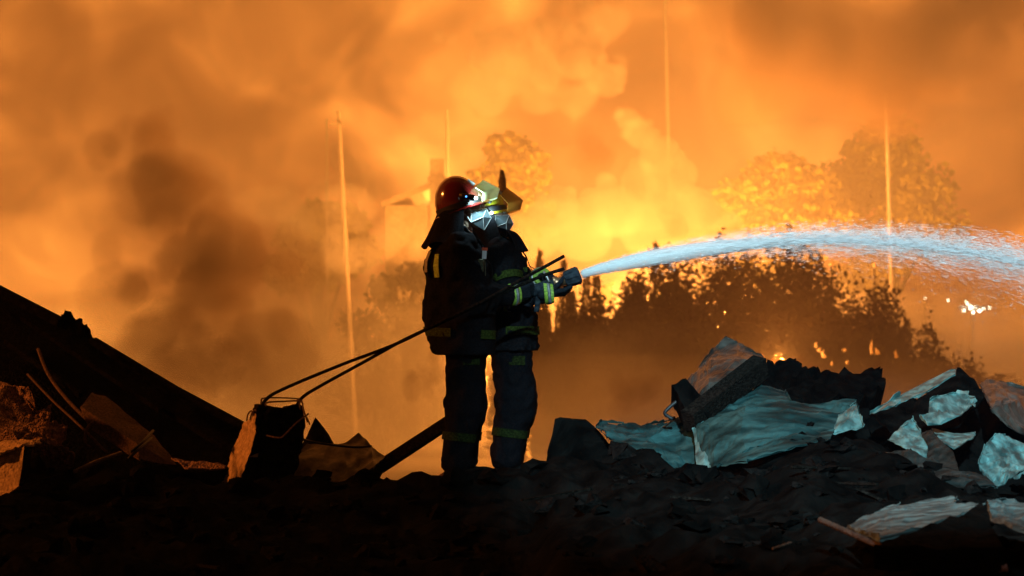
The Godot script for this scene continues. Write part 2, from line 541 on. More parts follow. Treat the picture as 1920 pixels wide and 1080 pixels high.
func floodlight() -> void:      # the fire engine's light mast behind the camera that whitens the water and the sheets
	var o := thing("floodlight", "work floodlight on a steel mast behind the camera, aimed at the water jet", "floodlight", Vector3(0.5, -1.6, 16.6))
	var s := Shape.new(); s.tube(PackedVector3Array([Vector3(0, 0, 0), Vector3(0, 9.2, 0)]), 0.05, 12); obj("mast", s, M.steel, o)
	s = Shape.new()
	for a in 3: s.tube(PackedVector3Array([Vector3(0, 0.7, 0), Vector3(cos(a * 2.1) * .7, 0.02, sin(a * 2.1) * .7)]), 0.03); 
	obj("tripod", s, M.steel, o)
	var aim := Vector3(2.25, 0.55, 1.1) - (o.position + Vector3(0, 9.4, 0))
	var x := Transform3D(Basis.looking_at(aim), Vector3(0, 9.4, 0))
	s = Shape.new(); s.box(x * Transform3D(Basis(), Vector3(0, 0, .1)), Vector3(.5, .36, .2)); obj("housing", s, M.black, o)
	s = Shape.new(); s.box(x * Transform3D(Basis(), Vector3(0, 0, -.012)), Vector3(.44, .30, .02)); obj("lens", s, M.flood_lens, o)
	var l := SpotLight3D.new(); l.name = "beam"; l.light_color = Color(.76, .95, 1.0); l.light_energy = 540.0; l.light_size = 0.16; l.spot_range = 120; l.spot_attenuation = 2.0
	l.spot_angle = 9.2; l.spot_angle_attenuation = 0.55; l.shadow_enabled = true
	l.transform = x * Transform3D(Basis(), Vector3(0, 0, -.2))
	o.add_child(l)


# ------------------------------------------------------------------ the ground and the heap of rubble
var crest := [[-12.0, -1.0, -.2], [-4.5, -.5, .0], [-3.2, .3, .08], [-1.9, .6, .04], [-1.3, .1, .03], [-.5, .0, .0], [.12, .0, .02], [.24, .5, .10], [.7, .9, .16], [1.15, 1.3, .17], [1.44, 1.4, .25], [1.9, 1.3, .30], [2.17, 1.5, .22], [2.6, 1.9, .10], [3.3, 2.0, .06], [12.0, .0, -.2]]


func heap_height(x: float, z: float) -> float:
	var c := lookup(crest, x)
	var d: float = z - c[1]
	var h: float = c[2] - (0.055 * d + 0.012 * d * d if d > 0 else 0.55 * -d)
	var p := Vector3(x, z, 0)
	var bumps := soft.get_noise_3dv(p * 1.3) * .10 + soft.get_noise_3dv(p * 4.0) * .045 + fine.get_noise_3dv(p * 3.0) * .03
	if d < 0: bumps *= 2.0
	h += .13 * exp(-pow((x + .2) / .75, 2.0) - pow((z - .95) / .38, 2.0))
	var calm := 1.0 - exp(-pow((x + .25) / .45, 2.0) - pow((z + .05) / .5, 2.0))
	return maxf(h + (bumps - .03) * lerpf(.25, 1.0, calm), -1.55)


func setting() -> void:
	var s := Shape.new()
	s.grid(60, 60, func(u: float, w: float) -> Vector3:
		var x := signf(u - .5) * pow(absf(u - .5) * 2.0, 2.2) * 450.0; var z := signf(w - .5) * pow(absf(w - .5) * 2.0, 2.2) * 450.0
		return Vector3(x, -1.5 + soft.get_noise_2d(x * .3, z * .3) * .08, z), true)
	var g := obj("ground", s, M.ash); g.set_meta("kind", "structure"); g.set_meta("label", "ash covered yard stretching away beyond the heap")
	s = Shape.new()
	s.grid(260, 190, func(u: float, w: float) -> Vector3:
		var x := lerpf(-7.5, 7.5, u); var z := lerpf(10.5, -3.4, w)
		return Vector3(x, heap_height(x, z), z), true)
	g = obj("rubble_mound", s, M.char); g.set_meta("kind", "structure"); g.set_meta("label", "blackened heap of rubble that the firefighters stand on")
	# loose rubble all over the heap
	var o := Node3D.new(); o.name = "rubble"; add_child(o)
	tag(o, "charred rubble scattered over the whole heap", "rubble", "", "stuff")
	for k in 4:
		var xs := []
		for i in 260:
			var x := rng.randf_range(-4.2, 4.2); var z := rng.randf_range(-.6, 4.5)
			var sz := .03 + .13 * pow(rng.randf(), 4.0)
			if absf(x + .2) < .6 and absf(z) < .6: sz *= .5
			xs.append(Transform3D(Basis.from_euler(Vector3(rng.randf() * 6, rng.randf() * 6, rng.randf() * 6)).scaled(Vector3(1, rng.randf_range(.4, .9), 1) * sz), Vector3(x, heap_height(x, z) + sz * .15, z)))
		many("loose_rubble", chunk(3.0 + k * 5.0, Vector3(1, .7, .8), 2, .3).mesh(M.char if k % 2 == 0 else M.sooty_concrete), xs, o)
	var sticks := []
	for i in 45:
		var x := rng.randf_range(-4.0, 4.0); var z := rng.randf_range(-.3, 4.2)
		sticks.append(Transform3D(Basis.from_euler(Vector3(rng.randfn() * .12, rng.randf() * 6.3, rng.randfn() * .12)).scaled_local(Vector3(rng.randf_range(.1, .5), .012, .018)), Vector3(x, heap_height(x, z) + .02, z)))
	var b := Shape.new(); b.box(Transform3D(), Vector3.ONE)
	many("splinters", b.mesh(M.charred_wood), sticks, o)


# ------------------------------------------------------------------ smoke: a wide bank over the yard, and billows in it
func fog(parent: Node, pos: Vector3, size: Vector3, density: float, shade: float, turn := Vector3.ZERO, shape := RenderingServer.FOG_VOLUME_SHAPE_ELLIPSOID, n := "billow") -> void:
	var key := "fog_%.2f_%.2f" % [density, shade]      # dark smoke is browner than pale smoke
	if density < .05: key = "fog_%.4f_%.2f" % [density, shade]
	if not M.has(key):
		var m := FogMaterial.new(); m.resource_name = key; m.density = density; m.albedo = lin(shade, shade, shade) if shade > .6 else lin(shade, shade * .70, shade * .5)
		M[key] = m
	var v := FogVolume.new(); v.shape = shape; v.size = size; v.position = pos; v.rotation = turn; v.material = M[key]; v.name = n
	parent.add_child(v, true)


func plume(n: String, label: String, spots: Array, density: float, shade: float, seed_: int) -> void:
	var o := Node3D.new(); o.name = numbered(n); add_child(o); tag(o, label, "smoke", "", "stuff")
	rng.seed = seed_
	for c in spots:       # px, py, metres away, radius, billows
		var mid := at(c[0], c[1], c[2]); var r: float = c[3]
		for k in int(c[4]):
			var q: Vector3 = Vector3(clampf(rng.randfn(), -1.35, 1.35), clampf(rng.randfn(), -1.35, 1.35) * .8, clampf(rng.randfn(), -1.35, 1.35)) * r * .46
			var a: float = r * (.12 + .52 * pow(rng.randf(), 2.4)) if shade > .6 else r * (.26 + .42 * rng.randf())
			fog(o, mid + q, Vector3(a * 1.25, a * rng.randf_range(.40, .85), a * rng.randf_range(.6, 1.0)) * 2.0, snappedf(density / (.35 + a / r * 2.0), density * .25), shade, Vector3(rng.randf() * 6, rng.randf() * 6, rng.randf() * 6))
	rng.seed = seed_ + 1


func smoke() -> void:
	var o := Node3D.new(); o.name = "smoke_bank"; add_child(o); tag(o, "thin orange smoke hanging over the whole yard behind the heap", "smoke", "", "stuff")
	fog(o, Vector3(0, 18.4, -39), Vector3(170, 40, 52), .0155, .9, Vector3.ZERO, RenderingServer.FOG_VOLUME_SHAPE_BOX, "haze")
	# smoke lying on the ground: broad flat billows
	for k in 5:
		fog(o, Vector3(rng.randf_range(-6, 6), -1.5, -10.0 - 10.5 * k), Vector3(60, 4.5 + .9 * k, 14), .030 if k < 3 else .055, .9, Vector3(0, rng.randf_range(-.12, .12), 0))
	plume("dark_smoke", "dark reddish brown column of smoke rising over the slope of the collapsed roof", [[250, 270, 44, .8, 8], [310, 330, 43.6, 1.1, 9], [260, 420, 43.3, 1.0, 8], [370, 420, 43, 1.3, 10], [330, 540, 42.6, 1.4, 10], [450, 500, 42, 1.1, 8], [430, 610, 41.6, 1.4, 10], [320, 650, 41, 1.1, 8], [500, 690, 40, .9, 7]], .55, .5, 31)
	# the bright column: a few thick puffs, each with smaller ones curling off its skin
	var c := Node3D.new(); c.name = "bright_smoke"; add_child(c); tag(c, "bright yellow smoke boiling up above the conifer hedge", "smoke", "", "stuff")
	for q in [[1178, 222, .26], [1200, 252, .34], [1236, 290, .42], [1268, 330, .44], [1214, 350, .55], [1150, 395, .62], [1290, 395, .60], [1090, 440, .62], [1225, 430, .66], [1040, 400, .50], [1000, 440, .55], [1350, 430, .5], [1135, 150, .40], [1085, 110, .50], [1040, 70, .48], [1110, 70, .36]]:
		var mid := at(q[0], q[1], 53.0 + rng.randf() * 1.5); var rad: float = q[2]
		fog(c, mid, Vector3(rad * 2.3, rad * 1.9, rad * 2.0), 1.1 if q[1] > 200 else .6, .95, Vector3(0, 0, rng.randf_range(-.6, .6)))
		for k in 5:
			var d := Vector3(rng.randfn(), rng.randfn() * .8 + .3, rng.randfn() * .6).normalized()
			var sr := rad * rng.randf_range(.28, .5)
			fog(c, mid + d * rad * .95, Vector3(sr * 2.2, sr * 1.7, sr * 2.0), 1.5 if q[1] > 200 else .8, .95, Vector3(0, 0, rng.randf() * 3.0))
	plume("high_smoke", "pale smoke drifting high above the helmets", [[1070, 95, 58, 1.2, 13], [980, 130, 58, 1.3, 11], [1120, 130, 57, .9, 11], [1090, 50, 57, .9, 9], [890, 60, 58, 1.4, 9], [1060, 180, 57, .9, 9]], .6, .95, 51)
	plume("veil_smoke", "smoke veiling the poles and the rounded low tree", [[640, 350, 60, 1.2, 8], [560, 420, 58, 1.4, 9], [690, 430, 51, 1.0, 8], [800, 470, 51, .8, 7], [665, 520, 47, .8, 8], [660, 640, 44, .8, 8]], .5, .95, 55)
	plume("low_smoke", "low orange smoke creeping along the ground behind the firefighters", [[1150, 690, 30, .9, 16], [1060, 780, 27, .7, 12], [640, 620, 30, 1.5, 18], [760, 540, 34, 1.4, 14], [1790, 620, 34, 1.4, 14], [1680, 720, 30, .8, 10]], .16, .92, 61)
	fog(o, at(1420, 610, 37), Vector3(11.0, 3.0, 5.0), .075, .55)
	plume("smoke_wisp", "small dark puff of smoke beside the firefighter's hip", [[800, 700, 28, .30, 12]], 1.1, .18, 71)
	plume("smoke_wisp", "dark rounded puff of smoke above the black slab", [[1190, 745, 27, .32, 12]], 1.0, .18, 72)
	plume("smoke_wisp", "dark smoke patch low behind the foot of the roof slope", [[370, 700, 24, .42, 14]], .7, .2, 73)
	plume("smoke_wisp", "brown smoke patch drifting beside the bright smoke", [[1110, 285, 52, .7, 14]], .45, .25, 74)
	plume("smoke_wisp", "broad brown smoke drifting high past the tall pole", [[1480, 110, 57, 1.8, 24], [1380, 60, 57, 1.4, 16], [1700, 150, 57, 1.8, 20], [1800, 60, 57, 1.6, 16]], .34, .5, 75)


# ------------------------------------------------------------------ flames, trees, poles and the house in the haze
func tongue(s: Shape, base: Vector3, h: float, w: float, ph: float) -> void:      # one lick of flame: wavering, thinning to a torn tip
	s.grid(10, 14, func(u: float, t: float) -> Vector3:
		var a := u * TAU
		var r := w * pow(sin(PI * minf(pow(t, .5) * .9 + .1, 1.0)), .8) * (1.0 + .30 * sin(a * 2.0 + ph + t * 6.0) + .22 * sin(a * 3.0 - t * 11.0 + ph * 2.0))
		var sway := Vector3(sin(t * 4.2 + ph) + .5 * sin(t * 9.0 + ph * 3.0), 0, cos(t * 3.7 + ph * 1.7)) * w * .75 * t
		return base + sway + Vector3(cos(a) * r, t * h * (1.0 + .06 * sin(a + ph)), sin(a) * r * .8), true)


func fire(n: String, label: String, pos: Vector3, tongues: int, h: float, w: float, energy: float, group := "", mate := "flame", high := false) -> void:
	var o := thing(n, label, "flame", pos, group)
	var count := tongues * 2 + 1 if energy > 60.0 else tongues
	for k in count:
		var s := Shape.new()
		tongue(s, Vector3((k - (count - 1) * .5) * w * (.85 if energy > 60.0 else 1.5) + rng.randfn() * w * .25, 0, rng.randfn() * w * .5), h * pow(rng.randf_range(.25, 1.0), .8), w * rng.randf_range(.35, .8 if energy > 60.0 else 1.1), rng.randf() * 6.0)
		obj("tongue", s, M[mate], o)
	if energy > 0.0: lamp(Vector3(0, h * .45, -w * 1.5) if not high else Vector3(0, h * .9, w * 1.2), Color(1.0, .60, .24), energy, w * .4, o)


func leaf_mesh(m: Material) -> ArrayMesh:
	var s := Shape.new()
	s.tri(Vector3(0, 0, 0), Vector3(.5, .12, .35), Vector3(1, 0, 0)); s.tri(Vector3(0, 0, 0), Vector3(1, 0, 0), Vector3(.5, .12, -.35))
	return s.mesh(m)


func tree(n: String, label: String, foot: Vector3, lobes: Array, leaves: int, size: float, group := "", leaf := "leaf") -> void:
	var o := thing(n, label, "tree" if leaf == "leaf" else "shrub", foot, group)
	var s := Shape.new()
	var top := 0.0
	for l in lobes: top = maxf(top, l[1])
	s.tube(curve([Vector3(0, -.1, 0), Vector3(.1, top * .3, 0), Vector3(-.05, top * .6, .1), Vector3(.05, top * .9, 0)], 4), [.20, .19, .18, .17, .16, .15, .14, .12, .11, .09, .07, .05, .04], 9)
	for l in lobes:
		var e := Vector3(l[0], l[1], l[2])
		s.tube(curve([Vector3(0, top * .32, 0), e * Vector3(.5, .72, .5) + Vector3(0, .2, 0), e], 4), [.09, .08, .07, .06, .05, .045, .04, .03, .02], 6)
	obj("trunk", s, M.bark, o)
	var xs := []
	for i in leaves:
		var l: Array = lobes[rng.randi() % lobes.size()]
		var d := Vector3(rng.randfn(), rng.randfn(), rng.randfn()).normalized()
		var r := pow(rng.randf(), .45)
		var p: Vector3 = Vector3(l[0], l[1], l[2]) + d * Vector3(1, .8, 1) * r * l[3]
		if soft.get_noise_3dv((p + foot) * 1.1) < -.22: continue
		xs.append(Transform3D(Basis.from_euler(Vector3(rng.randf() * 6.3, rng.randf() * 6.3, rng.randf() * 6.3)).scaled(Vector3.ONE * size * rng.randf_range(.6, 1.3)), p))
	many("crown", leaf_mesh(M[leaf]), xs, o)


func conifer(h: float, w: float, spires: int) -> Node3D:      # a narrow young conifer with upright tips
	var o := Node3D.new()
	var s := Shape.new(); s.tube(PackedVector3Array([Vector3(0, -.05, 0), Vector3(0, h * .5, 0), Vector3(0, h * .97, 0)]), [.06, .04, .008], 6)
	var tips := [[Vector3.ZERO, h]]
	for k in spires: tips.append([Vector3(rng.randfn() * w * .4, 0, rng.randfn() * w * .4), h * rng.randf_range(.66, .93)])
	var xs := []
	for t in tips:
		var p: Vector3 = t[0]; var th: float = t[1]
		if p != Vector3.ZERO: s.tube(PackedVector3Array([Vector3(0, th * .25, 0), p * .8 + Vector3(0, th * .5, 0), p + Vector3(0, th * .98, 0)]), [.03, .02, .006], 5)
		for i in 900:
			var f := pow(rng.randf(), .8)
			var y := th * (.12 + .88 * f)
			var r := w * .40 * pow(1.0 - f, .85) * sqrt(rng.randf()) + .012
			var a := rng.randf() * TAU
			var lean := rng.randf_range(.15, .8)
			var dir := Vector3(cos(a) * lean, 1, sin(a) * lean).normalized()
			var bs := Basis(dir, dir.cross(Vector3(sin(a), .2, cos(a))).normalized(), Vector3.ZERO); bs.z = bs.x.cross(bs.y)
			xs.append(Transform3D(bs.scaled_local(Vector3(rng.randf_range(.07, .15), .035, .045)), p + Vector3(cos(a) * r, y - .1, sin(a) * r)))
	obj("trunk", s, M.bark, o)
	many("crown", leaf_mesh(M.needle), xs, o)
	return o


func pole(label: String, foot: Vector3, top: Vector3, r: float, arm: float, n := "utility_pole") -> Node3D:
	var o := thing(n, label, "utility pole", foot, "utility poles in the smoke")
	var t := top - foot
	var s := Shape.new(); s.tube(PackedVector3Array([Vector3(0, -.1, 0), t * .5, t]), [r, r * .85, r * .7], 12); obj("shaft", s, M.pole, o)
	if arm > 0.0:
		s = Shape.new(); s.box(Transform3D(Basis(), t + Vector3(0, -.28, r)), Vector3(arm, .05, .05)); obj("crossarm", s, M.pole, o)
	return o


func background() -> void:
	rng.seed = 101
	# the blaze behind the hedge
	fire("flame", "tall yellow flames burning behind the conifer hedge beside the nozzle", Vector3(2.5, -1.5, -35.0), 5, 3.3, .42, 260, "", "flame_hot", true)
	fire("flame", "flames behind the hedge under the first tree, hidden by the firefighters", Vector3(-.1, -1.5, -45), 4, 2.6, .4, 110, "", "flame", true)
	fire("flame", "flames in the yard far beyond the collapsed roof", at(-120, 640, 52) * Vector3(1, 0, 1) + Vector3(0, -1.5, 0), 4, 3.0, .45, 200)
	fire("flame", "flames below the yellow lit tree beyond the water jet", at(1330, 640, 60) * Vector3(1, 0, 1) + Vector3(0, -1.5, 0), 3, 3.0, .35, 380, "", "flame", true)
	# small fires on the ground to the side of the crumpled roof panels
	var small := [[1428, 670, 40, 1, .22, .065], [1462, 674, 40, 3, .24, .06], [1492, 684, 39, 1, .14, .05], [1543, 702, 41, 2, .10, .10], [1544, 664, 41, 1, .24, .07], [1560, 682, 41, 1, .12, .05], [1585, 652, 41, 1, .24, .06], [1641, 652, 41, 2, .42, .06], [1684, 660, 41, 1, .38, .055], [1588, 680, 41, 1, .12, .05], [1530, 648, 41, 1, .14, .05], [1538, 656, 41, 1, .14, .05]]
	var named := ["two small orange flames nearest the crumpled panel's dark edge", "broad low cluster of orange flames past the crumpled panel", "small round ember flame just beyond the flame cluster", "flat yellow embers glowing on the far ground line"]
	var rest := ["faint orange flame past the ember flame, low in the brush", "tiny orange flame under the faint one in the brush", "single orange flame midway between the flame cluster and the tall pair", "taller double orange flame standing in the dark brush", "slim upright orange flame, farthest from the flame cluster", "tiny ember flame low between the single flame and the cluster", "dim small flame just behind the ember flame", "dim small flame beside the faint orange flame"]
	for i in small.size():
		var f: Array = small[i]
		fire("flame", named[i] if i < named.size() else rest[i - named.size()], at(f[0], f[1] + f[4] * 30.0, f[2]), f[3], f[4] * .7, f[5] * .75, 10.0 if i == 1 else 0.0, "" if i < named.size() else "small flames in the undergrowth")
	for f in [[1132, 560, 46.5, .5, .2, "largest"], [1188, 566, 46.5, .22, .12, "middle sized"], [1226, 548, 46.5, .14, .1, "smallest"]]:
		fire("flame", str(f[5]) + " of the three yellow flames showing through the brush under the nozzle", at(f[0], f[1] + 12, f[2]), 1, f[3], f[4], 0.0, "flames in the hedge gaps", "flame_hot")
	for f in [[690, 25.0, 3, "behind the brown bent sheet"], [1110, 26.0, 4, "behind the black slab beside the boots"], [330, 26.0, 7, "behind the slope of the collapsed roof"], [1700, 27.0, 3, "behind the pointed roof panel"], [980, 31.0, 4, "behind the firefighters' legs"]]:  # unseen fires added to light the low smoke from below
		fire("flame", "unseen low flames added to light the ground smoke, " + str(f[3]), Vector3((f[0] - 960.0) / 4597.0 * f[1], -1.52, 15.0 - f[1]), 3, .55, .14, f[2], "added flames behind the heap")
	# hedge of young conifers
	var kinds := [conifer(3.7, .85, 3), conifer(4.1, .8, 2), conifer(3.4, 1.0, 4), conifer(3.9, .9, 3)]
	var nth := ["first", "second", "third", "fourth", "fifth", "sixth", "seventh", "eighth", "ninth", "tenth", "eleventh", "twelfth", "thirteenth", "fourteenth", "fifteenth", "sixteenth", "seventeenth", "eighteenth", "nineteenth", "last"]
	var n := 0
	for row in [[982, 45.0, .93], [1012, 45.6, 1.0], [1028, 46.4, .88], [1056, 45.2, 1.0], [1072, 46.6, .9], [1100, 46.0, .9], [1160, 45.8, .80], [1192, 45.0, .90], [1206, 46.3, .95], [1229, 45.5, 1.03], [1251, 46.2, .92], [1268, 45.3, .9], [1310, 46, .78], [1372, 45.6, .84], [1398, 46.5, .78], [1470, 45.4, .80], [1532, 45.8, .84], [1548, 46.6, .78], [1640, 45.5, .8], [1702, 45.1, .72], [948, 45.6, .93]]:
		var src: Node3D = kinds[n % 4]
		var o: Node3D = src.duplicate()
		o.name = numbered("conifer"); add_child(o)
		var p := at(row[0], 640, row[1])
		o.position = Vector3(p.x, -1.5, p.z); o.rotation.y = n * 1.7; o.scale = Vector3.ONE * float(row[2])
		tag(o, "%s dark conifer tip counted from the nozzle along the brush" % nth[n] if row[0] > 960 else "dark conifer just behind the arm of the nozzle holder", "conifer", "conifers in the dark hedge")
		n += 1
	for k in kinds: k.free()
	# undergrowth in front of the hedge
	var xs := []
	for i in 150000:
		var x := rng.randf_range(1000, 2060); var d := rng.randf_range(42.0, 47.0)
		var p := at(x, 640, d)
		var top := 2.75 + soft.get_noise_2d(p.x * .8, d * .5) * 1.0 - .9 * smoothstep(1300.0, 1050.0, x) - 2.3 * smoothstep(1480.0, 1980.0, x)
		xs.append(Transform3D(Basis.from_euler(Vector3(rng.randf() * 6, rng.randf() * 6, rng.randf() * 6)).scaled(Vector3.ONE * rng.randf_range(.05, .12)), Vector3(p.x, -1.5 + rng.randf() * top * 1.25, p.z)))
	var u := many("undergrowth", leaf_mesh(M.needle), xs, self); tag(u, "dark scrubby undergrowth filling the strip under the hedge", "undergrowth", "", "stuff")
	# trees
	tree("broadleaf_tree", "yellow lit leafy tree between the two poles above the water jet", at(1480, 640, 66) * Vector3(1, 0, 1) + Vector3(0, -1.5, 0), [[-1.0, 5.1, .6, .9], [-1.1, 6.1, .3, .9], [-.3, 6.7, .2, .95], [.5, 6.3, 0, 1.0], [.2, 5.2, .4, 1.1], [-.9, 4.2, .5, .7], [1.1, 5.6, 0, .9]], 8500, .22)
	tree("broadleaf_tree", "tall dark tree behind the thin pole that stands in the jet", at(1655, 640, 68) * Vector3(1, 0, 1) + Vector3(0, -1.5, 0), [[0, 7.4, 0, 1.2], [.9, 6.6, 0, 1.2], [-.9, 6.7, 0, 1.0], [1.3, 5.4, .3, 1.1], [.2, 5.7, .3, 1.3], [-.3, 4.3, 0, 1.0], [.2, 8.1, 0, .7]], 9000, .23)
	tree("broadleaf_tree", "yellow lit tree rising just above the two helmets", at(945, 640, 65) * Vector3(1, 0, 1) + Vector3(0, -1.5, 0), [[-.4, 6.3, .2, .8], [.4, 6.9, 0, .9], [-.5, 5.3, .4, .7], [.5, 5.7, .2, .9], [.1, 7.4, 0, .6]], 7000, .21)
	tree("broadleaf_tree", "rounded low tree in haze at the foot of the leaning pole", at(600, 640, 73) * Vector3(1, 0, 1) + Vector3(0, -1.5, 0), [[-.6, 5.4, .2, .8], [0, 5.9, 0, .85], [.6, 5.8, 0, .85], [1.0, 5.0, .2, .8], [.1, 4.6, .4, 1.0], [-1.0, 4.4, 0, .8]], 8000, .21)
	tree("tall_shrub", "dark shrub in the haze below the pale house", at(768, 640, 55) * Vector3(1, 0, 1) + Vector3(0, -1.5, 0), [[-.55, 3.5, .2, .45], [.1, 3.8, 0, .4], [.6, 3.6, .1, .45], [-.1, 2.8, .2, .8], [1.2, 2.9, 0, .7], [-1.1, 2.6, 0, .6], [-.4, 1.8, 0, 1.0], [.8, 1.8, .1, 1.0], [0, .9, 0, 1.1], [1.6, 1.2, 0, .9], [-1.4, 1.2, 0, .8]], 7000, .15, "", "needle")
	# poles
	pole("pale leaning utility pole with a crossarm above the low rounded tree", at(668, 640, 54) * Vector3(1, 0, 1) + Vector3(0, -1.5, 0), at(634, 208, 54), .055, .32)
	pole("thin faint pole beside the leaning pole with the crossarm", at(614, 640, 70) * Vector3(1, 0, 1) + Vector3(0, -1.5, 0), at(612, 222, 70), .03, .0)
	pole("pale utility pole rising behind the house tower", at(845, 640, 62) * Vector3(1, 0, 1) + Vector3(0, -1.5, 0), at(838, 206, 62), .05, .0)
	pole("tall pole fading into smoke that reaches the top of the photo", at(1264, 640, 72) * Vector3(1, 0, 1) + Vector3(0, -1.5, 0), at(1247, -40, 72), .065, 0)
	pole("thin bright pole standing behind the water jet", at(1679, 640, 66) * Vector3(1, 0, 1) + Vector3(0, -1.5, 0), at(1661, 140, 66), .062, 0)
	var o: Node3D
	var s: Shape
	o = thing("broken_post", "dark broken post leaning in the smoke just behind the amber visor", "post", at(968, 640, 30) * Vector3(1, 0, 1) + Vector3(0, -1.5, 0))
	var tp := at(941, 318, 30) - o.position
	s = Shape.new(); s.tube(PackedVector3Array([Vector3(0.05, -.1, 0), tp * .5 + Vector3(.02, 0, 0), tp * .97, tp]), [.075, .06, .05, .02], 7); obj("shaft", s, M.wood, o)
	s = Shape.new(); s.tube(PackedVector3Array([tp, tp * .9 + Vector3(-.06, 0, 0)]), .025, 6); obj("splinter", s, M.wood, o)
	# the pale house
	var d := 57.0
	o = thing("house", "pale low house with a square tower, half lost in yellow smoke", "house")
	var g := -1.5
	var a := at(722, 385, d); var b := at(806, 385, d)
	s = Shape.new(); s.box(Transform3D(Basis(), Vector3((a.x + b.x) * .5, (a.y + g) * .5, a.z - 2.0)), Vector3(b.x - a.x, a.y - g, 4.0)); obj("wall", s, M.wall, o)
	var lo := at(716, 384, d); var hi := at(812, 345, d)
	s = Shape.new(); s.box(Transform3D(Basis(Vector3(0, 0, 1), atan2(hi.y - lo.y, hi.x - lo.x)), (lo + hi) * .5 + Vector3(0, 0, -2.0)), Vector3(lo.distance_to(hi), .12, 4.4)); obj("roof", s, M.wall, o)
	var e := at(806, 297, d); var f := at(833, 297, d)
	s = Shape.new(); s.box(Transform3D(Basis(), Vector3((e.x + f.x) * .5, (e.y + g) * .5, a.z - .1)), Vector3(f.x - e.x, e.y - g, .34)); var tw := obj("tower", s, M.wall, o)
	s = Shape.new(); s.box(Transform3D(Basis(), Vector3((e.x + f.x) * .5, at(0, 335, d).y, a.z - .1)), Vector3(f.x - e.x + .1, .1, .44)); obj("ledge", s, M.wall, tw)
	# lights of a vehicle in the haze
	o = thing("light_mast", "cluster of white lamps glaring low in the haze beneath the water jet", "lamp", at(1825, 640, 62) * Vector3(1, 0, 1) + Vector3(0, -1.5, 0))
	var c := at(1828, 577, 62) - o.position
	s = Shape.new(); s.tube(PackedVector3Array([Vector3(0, 0, -.2), Vector3(c.x, c.y - .1, -.2)]), .04, 8); obj("mast", s, M.black, o)
	s = Shape.new(); s.box(Transform3D(Basis(), c + Vector3(0, 0, -.12)), Vector3(.75, .12, .1)); obj("bar", s, M.black, o)
	for k in [[1808, 583, .06], [1816, 570, .05], [1821, 577, .085], [1826, 586, .06], [1838, 583, .075], [1846, 579, .05], [1857, 577, .045], [1779, 563, .05], [1812, 566, .04]]:
		var q := SphereMesh.new(); q.radius = k[2] * .6; q.height = k[2] * 1.2; q.radial_segments = 12; q.rings = 6; q.material = M.white_lamp
		place("lamp_head", q, Transform3D(Basis(), at(k[0], k[1], 62) - o.position), o)
	lamp(c + Vector3(0, 0, .25), Color(.95, 1, .88), 3.0, .08, o)
	for k in [[1384, 354, 70, .045, "small white lamp glinting beside the yellow lit tree"], [1372, 411, 70, .05, "small white lamp at the lower edge of the yellow lit tree"], [1652, 572, 60, .05, "faint white lamp in the dark undergrowth under the jet"], [1736, 559, 60, .04, "faint lamp in the haze near the cluster of white lamps"]]:
		o = thing("distant_lamp", k[4], "lamp", at(k[0], k[1], k[2]))
		var q := SphereMesh.new(); q.radius = k[3] * .5; q.height = k[3]; q.radial_segments = 12; q.rings = 6; q.material = M.white_lamp
		place("lamp_globe", q, Transform3D(), o)
		s = Shape.new(); s.tube(PackedVector3Array([Vector3(0, -k[3], -.05), Vector3(0, -1.5 - o.position.y, -.05)]), .02, 6); obj("lamp_post", s, M.black, o)
	for k in [[1560, 495, .045, .03], [1641, 497, .03, .05]]:
		o = thing("lit_window_lamp", "yellow lamp shining through the hedge top under the jet" if k[0] < 1600 else "upright yellow lamp shining through the jet's lower spray", "lamp", at(k[0], k[1], 48))
		var q := SphereMesh.new(); q.radius = k[2]; q.height = k[3] * 2.0; q.material = M.flame
		place("lamp_glass", q, Transform3D(), o)
		s = Shape.new(); s.tube(PackedVector3Array([Vector3(0, -k[3], -.06), Vector3(0, -1.5 - o.position.y, -.06)]), .02, 6); obj("lamp_post", s, M.black, o)


